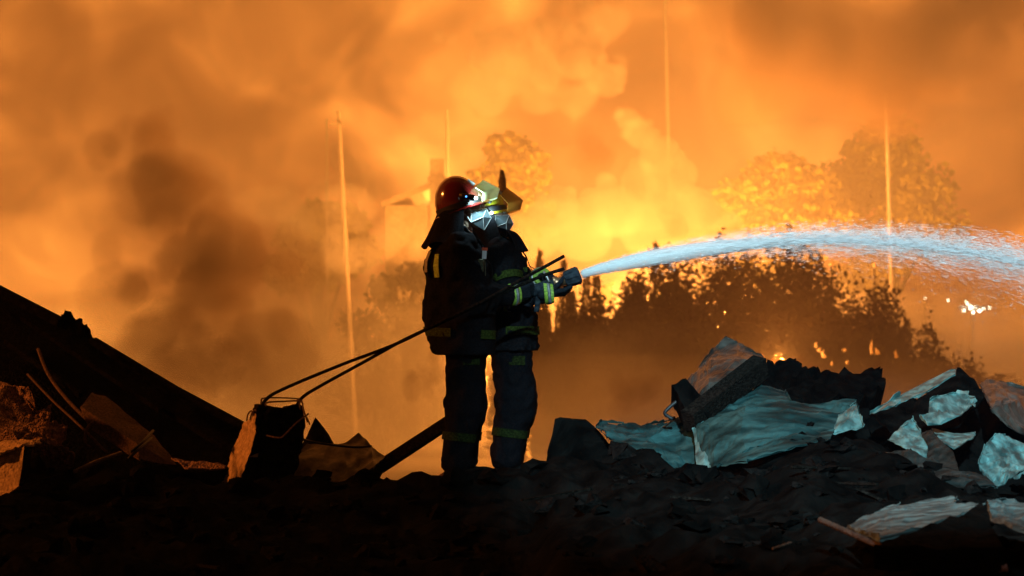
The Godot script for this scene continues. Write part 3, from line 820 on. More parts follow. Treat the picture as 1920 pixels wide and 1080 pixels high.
# ------------------------------------------------------------------ wreckage to the left of the firefighters
func debris_left() -> void:
	rng.seed = 201
	var o := thing("collapsed_roof", "long dark slope of a collapsed roof running down to the concrete post", "collapsed roof")
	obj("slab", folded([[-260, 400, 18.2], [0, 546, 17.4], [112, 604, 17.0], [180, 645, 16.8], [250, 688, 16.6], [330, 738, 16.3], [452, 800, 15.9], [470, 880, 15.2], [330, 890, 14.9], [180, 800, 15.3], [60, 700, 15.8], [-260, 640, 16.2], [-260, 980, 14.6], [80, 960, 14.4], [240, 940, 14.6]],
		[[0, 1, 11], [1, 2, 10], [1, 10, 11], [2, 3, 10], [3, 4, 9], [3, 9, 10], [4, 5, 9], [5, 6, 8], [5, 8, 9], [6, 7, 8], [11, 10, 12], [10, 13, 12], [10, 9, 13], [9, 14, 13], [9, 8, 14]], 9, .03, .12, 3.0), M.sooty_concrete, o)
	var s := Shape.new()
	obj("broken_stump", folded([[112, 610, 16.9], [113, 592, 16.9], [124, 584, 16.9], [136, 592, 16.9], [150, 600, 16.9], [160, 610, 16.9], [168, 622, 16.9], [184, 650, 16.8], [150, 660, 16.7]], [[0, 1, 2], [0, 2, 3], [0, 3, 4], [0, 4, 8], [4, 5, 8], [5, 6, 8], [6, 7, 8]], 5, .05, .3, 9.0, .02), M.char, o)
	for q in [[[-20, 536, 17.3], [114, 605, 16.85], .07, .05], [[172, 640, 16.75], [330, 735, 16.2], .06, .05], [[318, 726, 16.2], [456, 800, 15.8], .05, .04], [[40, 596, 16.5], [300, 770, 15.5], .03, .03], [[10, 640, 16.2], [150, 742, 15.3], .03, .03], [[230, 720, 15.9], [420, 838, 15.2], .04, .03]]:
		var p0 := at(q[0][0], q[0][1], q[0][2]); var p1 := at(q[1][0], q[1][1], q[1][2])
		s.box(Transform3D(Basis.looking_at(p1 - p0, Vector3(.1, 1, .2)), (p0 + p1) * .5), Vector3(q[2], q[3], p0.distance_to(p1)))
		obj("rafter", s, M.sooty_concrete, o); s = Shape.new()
	# curved strips peeled from the roof
	s.tube(curve([at(70, 655, 15.7), at(88, 700, 15.5), at(118, 742, 15.3), at(160, 785, 15.1), at(215, 832, 14.95)], 6), .012, 6)
	obj("bent_strip", s, M.rust, o)
	s = Shape.new(); s.tube(curve([at(50, 702, 15.6), at(98, 752, 15.3), at(150, 800, 15.0), at(200, 850, 14.8)], 6), .008, 6)
	obj("bent_strip", s, M.rust, o)
	o = thing("folded_panel", "folded rusty panel lying on the dark roof slope, its ridge catching light", "metal panel")
	obj("sheet", folded([[172, 736, 15.2], [200, 746, 15.2], [266, 800, 15.0], [288, 818, 14.95], [150, 763, 14.9], [255, 832, 14.7], [165, 800, 14.85], [240, 850, 14.65], [330, 872, 14.7], [262, 862, 14.6]], [[0, 1, 4], [1, 2, 4], [2, 5, 4], [2, 3, 5], [4, 5, 6], [5, 7, 6], [3, 8, 5], [5, 8, 9], [5, 9, 7]], 6, .012, .012, 6.0), M.rust, o)
	s = Shape.new(); s.tube(curve([at(286, 808, 14.9), at(268, 828, 14.68), at(244, 848, 14.6)], 4), .009, 6); obj("strap", s, M.black, o)
	s = Shape.new(); s.tube(curve([at(283, 822, 14.9), at(262, 840, 14.66), at(240, 860, 14.58)], 4), .009, 6); obj("strap", s, M.black, o)
	s = Shape.new(); s.tube(curve([at(176, 790, 14.8), at(162, 805, 14.75), at(158, 830, 14.7), at(168, 840, 14.7)], 5), .010, 6)
	tag(obj("bent_pipe", s, M.rust), "short bent pipe hooked below the folded rusty panel", "pipe")
	o = thing("plaster_slab", "reddish broken slab of plaster leaning at the picture's edge on the roof slope", "plaster slab")
	obj("slab", folded([[-60, 700, 14.9], [20, 722, 14.8], [52, 728, 14.75], [64, 758, 14.7], [60, 776, 14.7], [96, 762, 14.75], [88, 790, 14.65], [126, 798, 14.7], [104, 832, 14.55], [138, 852, 14.5], [76, 828, 14.45], [32, 824, 14.45], [-60, 760, 14.6]], [[0, 1, 12], [1, 2, 3], [1, 3, 4], [1, 4, 12], [4, 5, 6], [4, 6, 11], [4, 11, 12], [6, 7, 8], [6, 8, 10], [6, 10, 11], [8, 9, 10]], 8, .03, .10, 14.0, .012), M.plaster, o)
	o = thing("broken_crate", "grey broken box with a torn orange lit flap below the plaster slab", "box")
	obj("side_panel", folded([[-70, 872, 13.9], [0, 852, 13.8], [45, 838, 13.75], [34, 912, 13.65], [0, 936, 13.7], [-70, 960, 13.8]], [[0, 1, 5], [1, 4, 5], [1, 2, 3], [1, 3, 4]], 6, .008, .02, 8.0), M.concrete, o)
	obj("end_panel", folded([[45, 838, 13.75], [52, 836, 14.1], [46, 896, 14.0], [34, 912, 13.65]], [[0, 1, 2], [0, 2, 3]], 5, .006, .02, 8.0), M.sooty_concrete, o)
	obj("torn_flap", folded([[-70, 838, 14.2], [0, 829, 14.1], [72, 826, 14.05], [76, 833, 13.9], [40, 836, 13.75], [0, 851, 13.72], [-70, 872, 13.8]], [[0, 1, 6], [1, 5, 6], [1, 2, 4], [1, 4, 5], [2, 3, 4]], 7, .02, .012, 12.0, .006), M.concrete, o)
	s = Shape.new(); s.tube(PackedVector3Array([at(138, 885, 14.0), at(180, 866, 14.15), at(226, 849, 14.3)]), [.012, .013, .010], 6)
	tag(obj("stick", s, M.wood), "thin pale stick lying below the folded rusty panel", "stick")
	tag(obj("crumpled_strip", folded([[320, 858, 14.6], [346, 866, 14.6], [380, 868, 14.6], [424, 872, 14.6], [420, 880, 14.5], [352, 878, 14.5]], [[0, 1, 5], [1, 2, 5], [2, 3, 4], [2, 4, 5]], 5, .02, .01, 12.0), M.plaster), "crumpled pale strip lying at the foot of the roof slope", "metal strip")
	# the broken post with its reinforcing bars
	o = thing("concrete_post", "leaning broken concrete post with bare steel bars, one side lit and tinted orange", "concrete post")
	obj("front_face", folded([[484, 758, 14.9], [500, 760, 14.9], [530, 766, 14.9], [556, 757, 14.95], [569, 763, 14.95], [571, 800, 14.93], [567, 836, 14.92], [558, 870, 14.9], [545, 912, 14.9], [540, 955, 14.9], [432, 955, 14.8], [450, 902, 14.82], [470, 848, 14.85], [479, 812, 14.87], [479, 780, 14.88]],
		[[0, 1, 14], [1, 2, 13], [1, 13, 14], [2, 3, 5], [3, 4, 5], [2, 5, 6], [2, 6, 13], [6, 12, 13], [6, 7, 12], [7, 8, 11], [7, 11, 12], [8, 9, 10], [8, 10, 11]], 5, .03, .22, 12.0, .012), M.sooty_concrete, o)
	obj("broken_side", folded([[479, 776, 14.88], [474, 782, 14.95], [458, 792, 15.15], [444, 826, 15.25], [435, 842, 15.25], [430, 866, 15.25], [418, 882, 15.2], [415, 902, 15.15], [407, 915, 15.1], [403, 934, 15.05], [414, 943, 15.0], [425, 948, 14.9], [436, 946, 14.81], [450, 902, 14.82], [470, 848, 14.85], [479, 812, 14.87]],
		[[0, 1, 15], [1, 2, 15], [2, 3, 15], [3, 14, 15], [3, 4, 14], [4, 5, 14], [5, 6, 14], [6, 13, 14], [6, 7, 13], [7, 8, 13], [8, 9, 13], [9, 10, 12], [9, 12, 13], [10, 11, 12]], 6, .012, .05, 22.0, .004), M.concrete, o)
	s = Shape.new(); s.tube(curve([at(476, 790, 15.0), at(496, 752, 14.92), at(530, 730, 14.85), at(640, 684, 14.7), at(740, 646, 14.6), at(820, 607, 14.5), at(900, 568, 14.42), at(1000, 512, 14.35), at(1058, 480, 14.3)], 6), .0105, 8); obj("reinforcing_bar", s, M.charred_wood, o)
	s = Shape.new(); s.tube(curve([at(552, 770, 15.0), at(566, 746, 14.95), at(600, 724, 14.85), at(680, 680, 14.72), at(760, 636, 14.6), at(830, 604, 14.5), at(920, 560, 14.42), at(1010, 520, 14.36), at(1058, 504, 14.32)], 6), .0105, 8); obj("reinforcing_bar", s, M.charred_wood, o)
	var wires := [[[490, 770, 14.9], [489, 752, 14.9], [494, 747, 14.9], [520, 746, 14.95], [558, 748, 14.95], [565, 752, 14.95], [570, 776, 14.9], [576, 786, 14.85], [580, 796, 14.8]],
		[[498, 762, 14.85], [500, 755, 14.9], [530, 753, 15.0], [556, 752, 15.0], [561, 757, 14.95], [562, 768, 14.9]],
		[[500, 817, 14.78], [513, 820, 14.72], [526, 821, 14.7], [534, 815, 14.7], [556, 793, 14.75], [578, 776, 14.8]],
		[[462, 790, 15.1], [464, 778, 15.1], [470, 771, 15.05], [474, 776, 15.0], [474, 786, 15.0]],
		[[468, 788, 15.0], [472, 774, 14.98], [478, 769, 14.95], [482, 775, 14.92], [482, 790, 14.9]],
		[[556, 750, 14.92], [566, 755, 14.9], [568, 766, 14.86], [576, 792, 14.82]]]
	for w in wires:
		s = Shape.new(); s.tube(curve(w.map(func(q): return at(q[0], q[1], q[2])), 5), .0052, 6); obj("stirrup_wire", s, M.rust, o)
	s = Shape.new(); s.tube(curve([at(566, 824, 15.0), at(590, 830, 15.1), at(640, 837, 15.2), at(670, 839, 15.25), at(696, 837, 15.3)], 6), .008, 6)
	tag(obj("cable", s, M.black), "black cable sagging between the concrete post and the pointed brown sheet", "cable")
	# between the post and the legs
	tag(obj("pointed_slab", folded([[560, 845, 15.8], [578, 808, 15.8], [592, 784, 15.8], [606, 803, 15.8], [618, 826, 15.7], [600, 850, 15.6]], [[0, 1, 5], [1, 2, 3], [1, 3, 5], [3, 4, 5]], 5, .02, .08, 6.0), M.char), "dark pointed slab standing directly beside the concrete post", "slab")
	tag(obj("bent_sheet", folded([[548, 905, 15.1], [560, 850, 15.3], [575, 830, 15.4], [610, 832, 15.4], [642, 834, 15.4], [672, 812, 15.5], [696, 838, 15.4], [722, 856, 15.3], [700, 880, 15.1], [655, 904, 15.0], [600, 906, 15.0]], [[0, 1, 10], [1, 2, 3], [1, 3, 10], [3, 4, 10], [4, 9, 10], [4, 5, 6], [4, 6, 9], [6, 7, 8], [6, 8, 9]], 7, .025, .015, 5.0), M.film), "brown bent sheet with two points between the post and the firefighters", "metal sheet")
	s = Shape.new(); s.box(Transform3D(Basis.looking_at(at(862, 778, 15.7) - at(668, 905, 15.1), Vector3(.2, 1, .4)), at(862, 778, 15.7).lerp(at(668, 905, 15.1), .5)), Vector3(.09, .03, at(862, 778, 15.7).distance_to(at(668, 905, 15.1))))
	tag(obj("plank", s, M.charred_wood), "charred plank propped behind the firefighters' legs", "plank")
	tag(obj("pale_flake", folded([[356, 958, 14.1], [378, 952, 14.1], [404, 960, 14.0], [380, 963, 13.95]], [[0, 1, 3], [1, 2, 3]], 4, .01, .008, 12.0), M.plaster), "small pale flake lying in front of the concrete post", "flake")


# ------------------------------------------------------------------ crumpled roofing to the right
func debris_right() -> void:
	rng.seed = 301
	var group := "crumpled roofing sheets"
	var put := func(n: String, label: String, pts: Array, tris: Array, m: String, div := 8, dent := .03, freq := 5.0, thick := .006) -> void:
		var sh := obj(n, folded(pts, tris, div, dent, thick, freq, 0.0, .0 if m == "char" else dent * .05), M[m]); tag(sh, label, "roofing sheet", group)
		if m != "char": lips(sh, pts, tris, M[m])
	tag(obj("black_slab", folded([[1020, 905, 15.0], [1027, 850, 15.2], [1042, 788, 15.4], [1060, 785, 15.4], [1076, 790, 15.3], [1100, 790, 15.3], [1116, 800, 15.2], [1140, 830, 14.9], [1250, 880, 14.3], [1320, 960, 13.8], [1150, 960, 14.0]], [[0, 1, 10], [1, 2, 3], [1, 3, 4], [1, 4, 10], [4, 5, 6], [4, 6, 7], [4, 7, 10], [7, 8, 10], [8, 9, 10]], 7, .03, .25, 4.0), M.char), "black broken slab rising right beside the firefighter's boots", "slab")
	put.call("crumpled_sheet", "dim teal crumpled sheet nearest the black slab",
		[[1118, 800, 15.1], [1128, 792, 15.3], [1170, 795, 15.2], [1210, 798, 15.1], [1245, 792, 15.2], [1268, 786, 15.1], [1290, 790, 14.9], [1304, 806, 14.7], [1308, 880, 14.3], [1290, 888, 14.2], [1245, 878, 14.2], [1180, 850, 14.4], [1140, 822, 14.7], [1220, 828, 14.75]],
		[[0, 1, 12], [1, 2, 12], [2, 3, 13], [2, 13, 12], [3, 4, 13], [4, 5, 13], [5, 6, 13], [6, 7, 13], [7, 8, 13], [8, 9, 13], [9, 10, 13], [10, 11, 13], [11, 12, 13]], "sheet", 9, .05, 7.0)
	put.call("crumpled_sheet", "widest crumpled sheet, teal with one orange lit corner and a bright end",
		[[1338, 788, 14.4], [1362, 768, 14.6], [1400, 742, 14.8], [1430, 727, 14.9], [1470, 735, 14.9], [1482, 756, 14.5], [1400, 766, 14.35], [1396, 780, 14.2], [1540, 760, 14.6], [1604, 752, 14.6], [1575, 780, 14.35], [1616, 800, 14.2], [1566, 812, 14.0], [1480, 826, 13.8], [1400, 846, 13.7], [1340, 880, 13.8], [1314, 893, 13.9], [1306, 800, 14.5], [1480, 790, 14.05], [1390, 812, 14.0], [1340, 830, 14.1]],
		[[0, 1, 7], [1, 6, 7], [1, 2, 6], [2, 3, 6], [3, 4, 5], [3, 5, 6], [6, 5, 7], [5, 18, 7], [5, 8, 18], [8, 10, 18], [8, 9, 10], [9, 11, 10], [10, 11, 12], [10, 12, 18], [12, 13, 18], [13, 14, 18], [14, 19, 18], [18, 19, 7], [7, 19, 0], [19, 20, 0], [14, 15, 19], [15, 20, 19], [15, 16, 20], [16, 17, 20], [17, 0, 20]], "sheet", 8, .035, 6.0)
	put.call("torn_panel", "brightest end piece curling off the widest crumpled sheet", [[1562, 814, 13.9], [1574, 782, 14.15], [1606, 754, 14.45], [1611, 778, 14.15], [1619, 801, 13.95], [1590, 790, 14.0]], [[0, 1, 5], [1, 2, 5], [2, 3, 5], [3, 4, 5], [4, 0, 5]], "sheet_lit", 6, .02, 8.0)
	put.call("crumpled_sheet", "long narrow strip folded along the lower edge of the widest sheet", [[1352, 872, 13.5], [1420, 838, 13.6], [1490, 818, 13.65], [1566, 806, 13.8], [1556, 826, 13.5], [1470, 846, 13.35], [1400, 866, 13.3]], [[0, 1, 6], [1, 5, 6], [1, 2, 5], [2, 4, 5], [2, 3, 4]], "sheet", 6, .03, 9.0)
	put.call("crumpled_sheet", "small upright scrap between the two teal crumpled sheets", [[1300, 806, 14.5], [1322, 792, 14.5], [1340, 790, 14.4], [1346, 870, 13.85], [1322, 892, 13.8], [1308, 884, 13.9]], [[0, 1, 5], [1, 2, 3], [1, 3, 5], [3, 4, 5]], "sheet_lit", 6, .03, 9.0)
	put.call("crumpled_film", "dark peaked sheet of crumpled film with an orange lit edge",
		[[1288, 718, 15.3], [1310, 690, 15.5], [1338, 656, 15.7], [1363, 634, 15.8], [1384, 644, 15.8], [1402, 656, 15.7], [1432, 672, 15.6], [1428, 682, 15.2], [1380, 676, 15.2], [1334, 676, 15.35], [1330, 720, 14.9], [1300, 748, 14.9], [1380, 716, 14.9], [1330, 770, 14.7]],
		[[0, 1, 11], [1, 9, 10], [1, 10, 11], [1, 2, 9], [2, 3, 4], [2, 4, 9], [4, 8, 9], [4, 5, 8], [5, 6, 7], [5, 7, 8], [7, 12, 8], [8, 12, 10], [8, 10, 9], [10, 12, 13], [10, 13, 11]], "film", 7, .03, 9.0)
	var s := Shape.new()
	var a := at(1292, 792, 14.5); var b := at(1428, 686, 14.9)
	s.box(Transform3D(Basis.looking_at(b - a, Vector3(0, 1, .3)), (a + b) * .5), Vector3(.10, .13, a.distance_to(b)))
	tag(obj("charred_beam", s, M.charred_wood), "charred square beam slanting across the dark peaked film", "beam")
	tag(obj("charred_block", folded([[1260, 722, 14.7], [1286, 712, 14.7], [1326, 752, 14.6], [1330, 772, 14.5], [1290, 776, 14.5], [1274, 748, 14.6]], [[0, 1, 5], [1, 2, 5], [2, 4, 5], [2, 3, 4]], 5, .02, .16, 9.0, .006), M.char), "charred block end sticking up beside the slanting beam", "block")
	s = Shape.new(); s.tube(curve([at(1276, 748, 14.7), at(1256, 764, 14.7), at(1247, 776, 14.7), at(1262, 786, 14.7)], 5), .012, 6)
	tag(obj("bent_rod", s, M.black), "thin bent rod hooked below the charred block end", "rod")
	tag(obj("dark_heap", folded([[1425, 700, 15.9], [1440, 682, 16.2], [1490, 680, 16.4], [1502, 698, 16.3], [1560, 702, 16.8], [1650, 695, 17.2], [1660, 730, 16.4], [1610, 760, 15.6], [1540, 765, 15.0], [1470, 745, 15.0], [1415, 735, 15.2]], [[0, 1, 10], [1, 2, 3], [1, 3, 10], [3, 9, 10], [3, 4, 9], [4, 8, 9], [4, 5, 6], [4, 6, 8], [6, 7, 8]], 9, .09, .3, 5.0, .02), M.char), "dark heap of burnt rubble behind the widest crumpled sheet", "rubble heap")
	tag(obj("black_filler", folded([[1280, 800, 15.3], [1340, 770, 15.3], [1480, 742, 15.4], [1630, 772, 15.2], [1640, 900, 14.2], [1480, 900, 14.2], [1310, 930, 14.3]], [[0, 1, 6], [1, 5, 6], [1, 2, 5], [2, 3, 5], [3, 4, 5]], 8, .05, .25, 5.0, .01), M.char), "black filler added under the widest crumpled sheet to hide the glow behind", "rubble heap")  # added dark body that fills the bright gap under the sheet
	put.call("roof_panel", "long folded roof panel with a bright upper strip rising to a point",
		[[1632, 778, 14.4], [1690, 740, 14.6], [1780, 696, 14.8], [1794, 692, 14.9], [1792, 702, 14.6], [1745, 732, 14.4], [1690, 756, 14.25], [1640, 778, 14.1]], [[0, 1, 7], [1, 6, 7], [1, 2, 5], [1, 5, 6], [2, 3, 4], [2, 4, 5]], "sheet_lit", 7, .012, 8.0, .01)
	put.call("roof_panel", "black face of the pointed panel with shade in its colour, below its bright strip",  # unlit face: its shade is put into the black colour
		[[1632, 780, 14.05], [1700, 757, 14.2], [1746, 734, 14.35], [1793, 703, 14.55], [1796, 692, 14.85], [1828, 714, 14.6], [1848, 746, 14.3], [1800, 800, 13.6], [1700, 830, 13.5]], [[0, 1, 8], [1, 2, 8], [2, 7, 8], [2, 3, 7], [3, 4, 5], [3, 5, 7], [5, 6, 7]], "char", 7, .03, 5.0, .01)
	tag(obj("black_backing", folded([[1625, 790, 15.0], [1700, 760, 15.0], [1790, 712, 15.2], [1830, 722, 15.1], [1850, 748, 15.0], [1900, 742, 15.0], [2000, 750, 15.0], [2000, 960, 14.0], [1850, 960, 13.9], [1660, 900, 14.1]], [[0, 1, 9], [1, 2, 4], [2, 3, 4], [1, 4, 8], [1, 8, 9], [4, 5, 8], [5, 6, 7], [5, 7, 8]], 8, .05, .3, 5.0, .01), M.char), "black backing added behind the torn panels to close gaps to the glow", "rubble heap")  # added dark body that keeps the glow from showing between panels
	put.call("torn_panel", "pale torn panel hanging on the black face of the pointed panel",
		[[1726, 783, 13.5], [1742, 776, 13.55], [1744, 752, 13.75], [1758, 744, 13.8], [1766, 796, 13.35], [1740, 798, 13.35], [1792, 738, 13.95], [1800, 780, 13.5], [1816, 742, 13.9], [1829, 744, 13.85], [1824, 758, 13.7]], [[0, 1, 5], [1, 4, 5], [1, 2, 3], [1, 3, 4], [3, 7, 4], [3, 6, 7], [6, 8, 7], [8, 10, 7], [8, 9, 10]], "sheet_lit", 7, .015, 9.0)
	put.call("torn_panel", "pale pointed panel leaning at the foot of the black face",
		[[1668, 826, 13.3], [1690, 800, 13.5], [1712, 785, 13.6], [1728, 812, 13.4], [1742, 838, 13.1], [1739, 864, 12.9], [1702, 842, 13.05]], [[0, 1, 6], [1, 2, 3], [1, 3, 6], [3, 4, 6], [4, 5, 6]], "sheet_lit", 7, .02, 8.0)
	put.call("torn_panel", "grey panel with shade in its colour, folded away from the pale pointed panel",
		[[1728, 813, 13.38], [1748, 806, 13.3], [1766, 828, 13.0], [1790, 850, 12.75], [1800, 885, 12.5], [1740, 866, 12.85], [1743, 838, 13.05]], [[0, 1, 6], [1, 2, 6], [2, 3, 5], [2, 5, 6], [3, 4, 5]], "sheet_shaded", 7, .03, 8.0)
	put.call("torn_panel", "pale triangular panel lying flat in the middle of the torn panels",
		[[1748, 803, 13.6], [1790, 812, 13.5], [1829, 812, 13.5], [1826, 822, 13.2], [1790, 842, 12.9], [1766, 828, 13.05]], [[0, 1, 5], [1, 4, 5], [1, 2, 3], [1, 3, 4]], "sheet_lit", 7, .015, 8.0)
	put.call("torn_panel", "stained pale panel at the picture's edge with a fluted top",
		[[1836, 872, 12.8], [1848, 838, 13.0], [1866, 818, 13.2], [1886, 818, 13.25], [1940, 842, 13.2], [1940, 872, 12.9], [1900, 896, 12.65], [1868, 912, 12.5], [1846, 888, 12.65], [1890, 856, 13.0]], [[0, 1, 9], [1, 2, 9], [2, 3, 9], [3, 4, 9], [4, 5, 9], [5, 6, 9], [6, 7, 9], [7, 8, 9], [8, 0, 9]], "sheet_lit", 8, .03, 9.0)
	put.call("torn_panel", "dark panel under the stained pale panel, shade put into its colour",
		[[1660, 850, 13.1], [1704, 846, 13.0], [1742, 868, 12.8], [1802, 888, 12.45], [1842, 890, 12.5], [1868, 914, 12.35], [1800, 915, 12.2], [1700, 895, 12.6]], [[0, 1, 7], [1, 2, 7], [2, 3, 7], [3, 6, 7], [3, 4, 6], [4, 5, 6]], "sheet_shaded", 7, .03, 8.0)
	put.call("crumpled_film", "brown crumpled film with an orange lit patch beyond the pointed panel",
		[[1838, 722, 14.6], [1852, 714, 14.7], [1876, 719, 14.7], [1940, 736, 14.7], [1940, 830, 14.0], [1890, 800, 13.9], [1860, 770, 13.9], [1872, 740, 14.2], [1905, 752, 14.1]], [[0, 1, 7], [1, 2, 7], [2, 8, 7], [2, 3, 8], [3, 4, 8], [4, 5, 8], [5, 6, 8], [6, 7, 8], [6, 0, 7]], "film", 7, .03, 9.0)
	put.call("fallen_sheet", "pale dusty sheet lying flat in front, above the long thin rod",
		[[1588, 990, 10.50], [1640, 962, 10.70], [1690, 944, 10.90], [1742, 940, 11.00], [1792, 935, 11.00], [1790, 944, 10.75], [1842, 948, 10.60], [1800, 968, 10.35], [1740, 990, 10.20], [1650, 1010, 10.10], [1700, 968, 10.50]], [[0, 1, 9], [1, 10, 9], [1, 2, 10], [2, 3, 10], [3, 4, 5], [3, 5, 10], [5, 6, 7], [5, 7, 10], [7, 8, 10], [8, 9, 10]], "dusty_sheet", 7, .02, 9.0, .02)
	put.call("fallen_sheet", "pale dusty sheet at the end of the black wedge, lowest of the sheets",
		[[1852, 944, 10.50], [1884, 940, 10.60], [1950, 940, 10.60], [1950, 1012, 10.00], [1900, 990, 10.05], [1860, 972, 10.20]], [[0, 1, 5], [1, 4, 5], [1, 2, 4], [2, 3, 4]], "dusty_sheet", 7, .03, 9.0, .02)
	tag(obj("black_slab", folded([[1842, 950, 10.55], [1862, 988, 10.20], [1880, 1030, 9.80], [1640, 1030, 9.80], [1700, 1004, 10.10], [1770, 978, 10.25]], [[0, 1, 5], [1, 4, 5], [1, 2, 4], [2, 3, 4]], 6, .03, .1, 6.0), M.char), "black wedge of rubble under the lowest pale sheet", "slab")
	s = Shape.new(); s.tube(PackedVector3Array([at(1538, 975, 10.5), at(1640, 1020, 10.2), at(1742, 1062, 9.9)]), [.013, .013, .011], 7)
	tag(obj("thin_rod", s, M.bark), "long thin rod lying across the ground below the lowest sheet", "rod")
	s = Shape.new(); s.tube(PackedVector3Array([at(1450, 1030, 10.3), at(1484, 1018, 10.5)]), [.006, .005], 6)
	tag(obj("stick", s, M.wood), "short pale stick in the dark ground before the thin rod", "stick")
	tag(obj("pale_flake", folded([[1874, 1064, 9.9], [1888, 1060, 9.95], [1892, 1070, 9.9], [1876, 1072, 9.85]], [[0, 1, 2], [0, 2, 3]], 3, .01, .008, 12.0), M.plaster), "tiny pale flake in the lower corner under the dusty sheets", "flake")
	for k in [[1720, 905, 12.5, .16, "largest sooty rubble lump under the dark shaded panel"], [1790, 915, 12.4, .14, "sooty rubble lump under the stained pale panel"], [1500, 840, 13.6, .13, "sooty rubble lump at the lower edge of the widest sheet"], [1260, 1010, 12.2, .13, "lone sooty rubble lump in the dark foreground"]]:
		tag(obj("rubble_lump", place_shape(chunk(k[0] * .01, Vector3(k[3], k[3] * .7, k[3]), 4, .25), at(k[0], k[1], k[2])), M.sooty_concrete), str(k[4]), "rubble", "rubble lumps among the sheets")


func place_shape(s: Shape, p: Vector3) -> Shape:
	for i in s.v.size(): s.v[i] += p
	return s


# ------------------------------------------------------------------ the two firefighters
func finger(f: Field, root: Vector3, dir: Vector3, palm: Vector3, lens: Array, r: float, curl: float) -> void:
	var p := root; var side := dir.cross(palm).normalized()
	var a := curl * .5
	for i in 3:
		var q: Vector3 = p + dir.rotated(side, a) * float(lens[i])
		f.bone(p, q, r * (1.0 - .08 * i), r * (.92 - .08 * i)); p = q; a += curl


func hand_field(wrist: Vector3, dir: Vector3, palm: Vector3, thumb_side: float) -> Field:      # a gloved hand closing on what lies at its palm
	var f := Field.new(); f.k = .010
	dir = dir.normalized(); palm = (palm - dir * palm.dot(dir)).normalized()
	var across := dir.cross(palm).normalized() * thumb_side
	for k in 4:
		var o := across * (.030 - .020 * k)
		f.bone(wrist + o * .6, wrist + dir * .085 + o, .018, .0135)
		finger(f, wrist + dir * .088 + o, dir, palm, [[.042, .028, .022], [.048, .032, .024], [.044, .030, .023], [.035, .023, .020]][k], .0118 - (.0012 if k == 3 else 0.0), .95 + .06 * k)
	var tb := wrist + across * .030 + dir * .022 + palm * .008
	var td := (dir * .6 + across * .75 + palm * .45).normalized()
	f.bone(tb - dir * .01, tb + td * .038, .0165, .0140)
	f.bone(tb + td * .038, tb + td * .038 + (dir * .75 + palm * .65).normalized() * .034, .0135, .0120)
	f.bone(tb + td * .038 + (dir * .75 + palm * .65).normalized() * .034, tb + td * .038 + (dir * .95 + palm * 1.1).normalized() * .062, .0120, .0105)
	f.bone(wrist - dir * .05, wrist + dir * .01, .033, .028)
	return f


func helmet(o: Node3D, c: Vector3, r: Vector3, tilt: float, m: Material, visor: Material, open: float) -> void:
	var x := Transform3D(Basis(Vector3(0, 0, 1), tilt), c)
	var xv := Transform3D(Basis(Vector3(0, 0, 1), tilt * .15), c)      # the face shield sits level
	var s := Shape.new()
	s.shell(56, 26, func(u: float, w: float) -> Vector3:
		var a := u * TAU
		var t := minf(w * 1.08, 1.0); var ph := t * PI * .54
		var side := Vector3(cos(a) * r.x, 0, sin(a) * r.z) * sin(ph)
		var p := side + Vector3(0, cos(ph) * r.y, 0)
		for q in [-.045, 0.0, .045]: p *= 1.0 + .022 * exp(-pow((p.z - q) / .008, 2.0)) * smoothstep(.0, .25, cos(ph)) * (1.0 if q == 0.0 else .6)
		if w > .88:
			var out := (w - .88) / .12
			p += Vector3(cos(a), 0, sin(a)) * out * (.016 + .012 * maxf(cos(a), 0) + .014 * maxf(-cos(a), 0)) + Vector3(0, -.012 * out, 0)
		return x * p, .004)
	var shell_ := obj("helmet", s, m, o)
	s = Shape.new()      # chin and side trim: a dark band round the rim
	s.shell(48, 1, func(u: float, w: float) -> Vector3:
		var a := u * TAU
		return x * (Vector3(cos(a) * (r.x + .006), lerpf(.012, -.022, w), sin(a) * (r.z + .006))), .003)
	obj("rim_band", s, M.black, shell_)
	s = Shape.new()      # badge on the crown
	s.box(x * Transform3D(Basis(Vector3(0, 0, 1), -.9), Vector3(r.x * .80, r.y * .62, 0)), Vector3(.05, .012, .05)); obj("badge", s, M.silver, shell_)
	s = Shape.new()      # the flipped face shield
	s.shell(28, 7, func(u: float, w: float) -> Vector3:
		var a := deg_to_rad(lerpf(-66, 66, u))
		var top := Vector3(.04 + (r.x - .06) * cos(a), r.y * .90 - .09 * (1.0 - cos(a)), (r.z + .006) * sin(a))
		var lip := Vector3(.05 + (r.x + .03) * cos(a), open + .05 * cos(a), (r.z + .022) * sin(a))
		var low := Vector3(.05 + (r.x + .01) * cos(a), open - .045 + .035 * cos(a), (r.z + .020) * sin(a))
		var p := top.lerp(lip, w / .7) if w < .7 else lip.lerp(low, (w - .7) / .3)
		return xv * (p + Vector3(.030, -.012, 0)), .003)
	obj("visor", s, visor, shell_)
	for sd in [-1.0, 1.0]:
		s = Shape.new(); s.tube(PackedVector3Array([x * Vector3(.035, .045, sd * (r.z + .000)), x * Vector3(.035, .045, sd * (r.z + .028))]), .016, 12); obj("hinge", s, M.black, shell_)


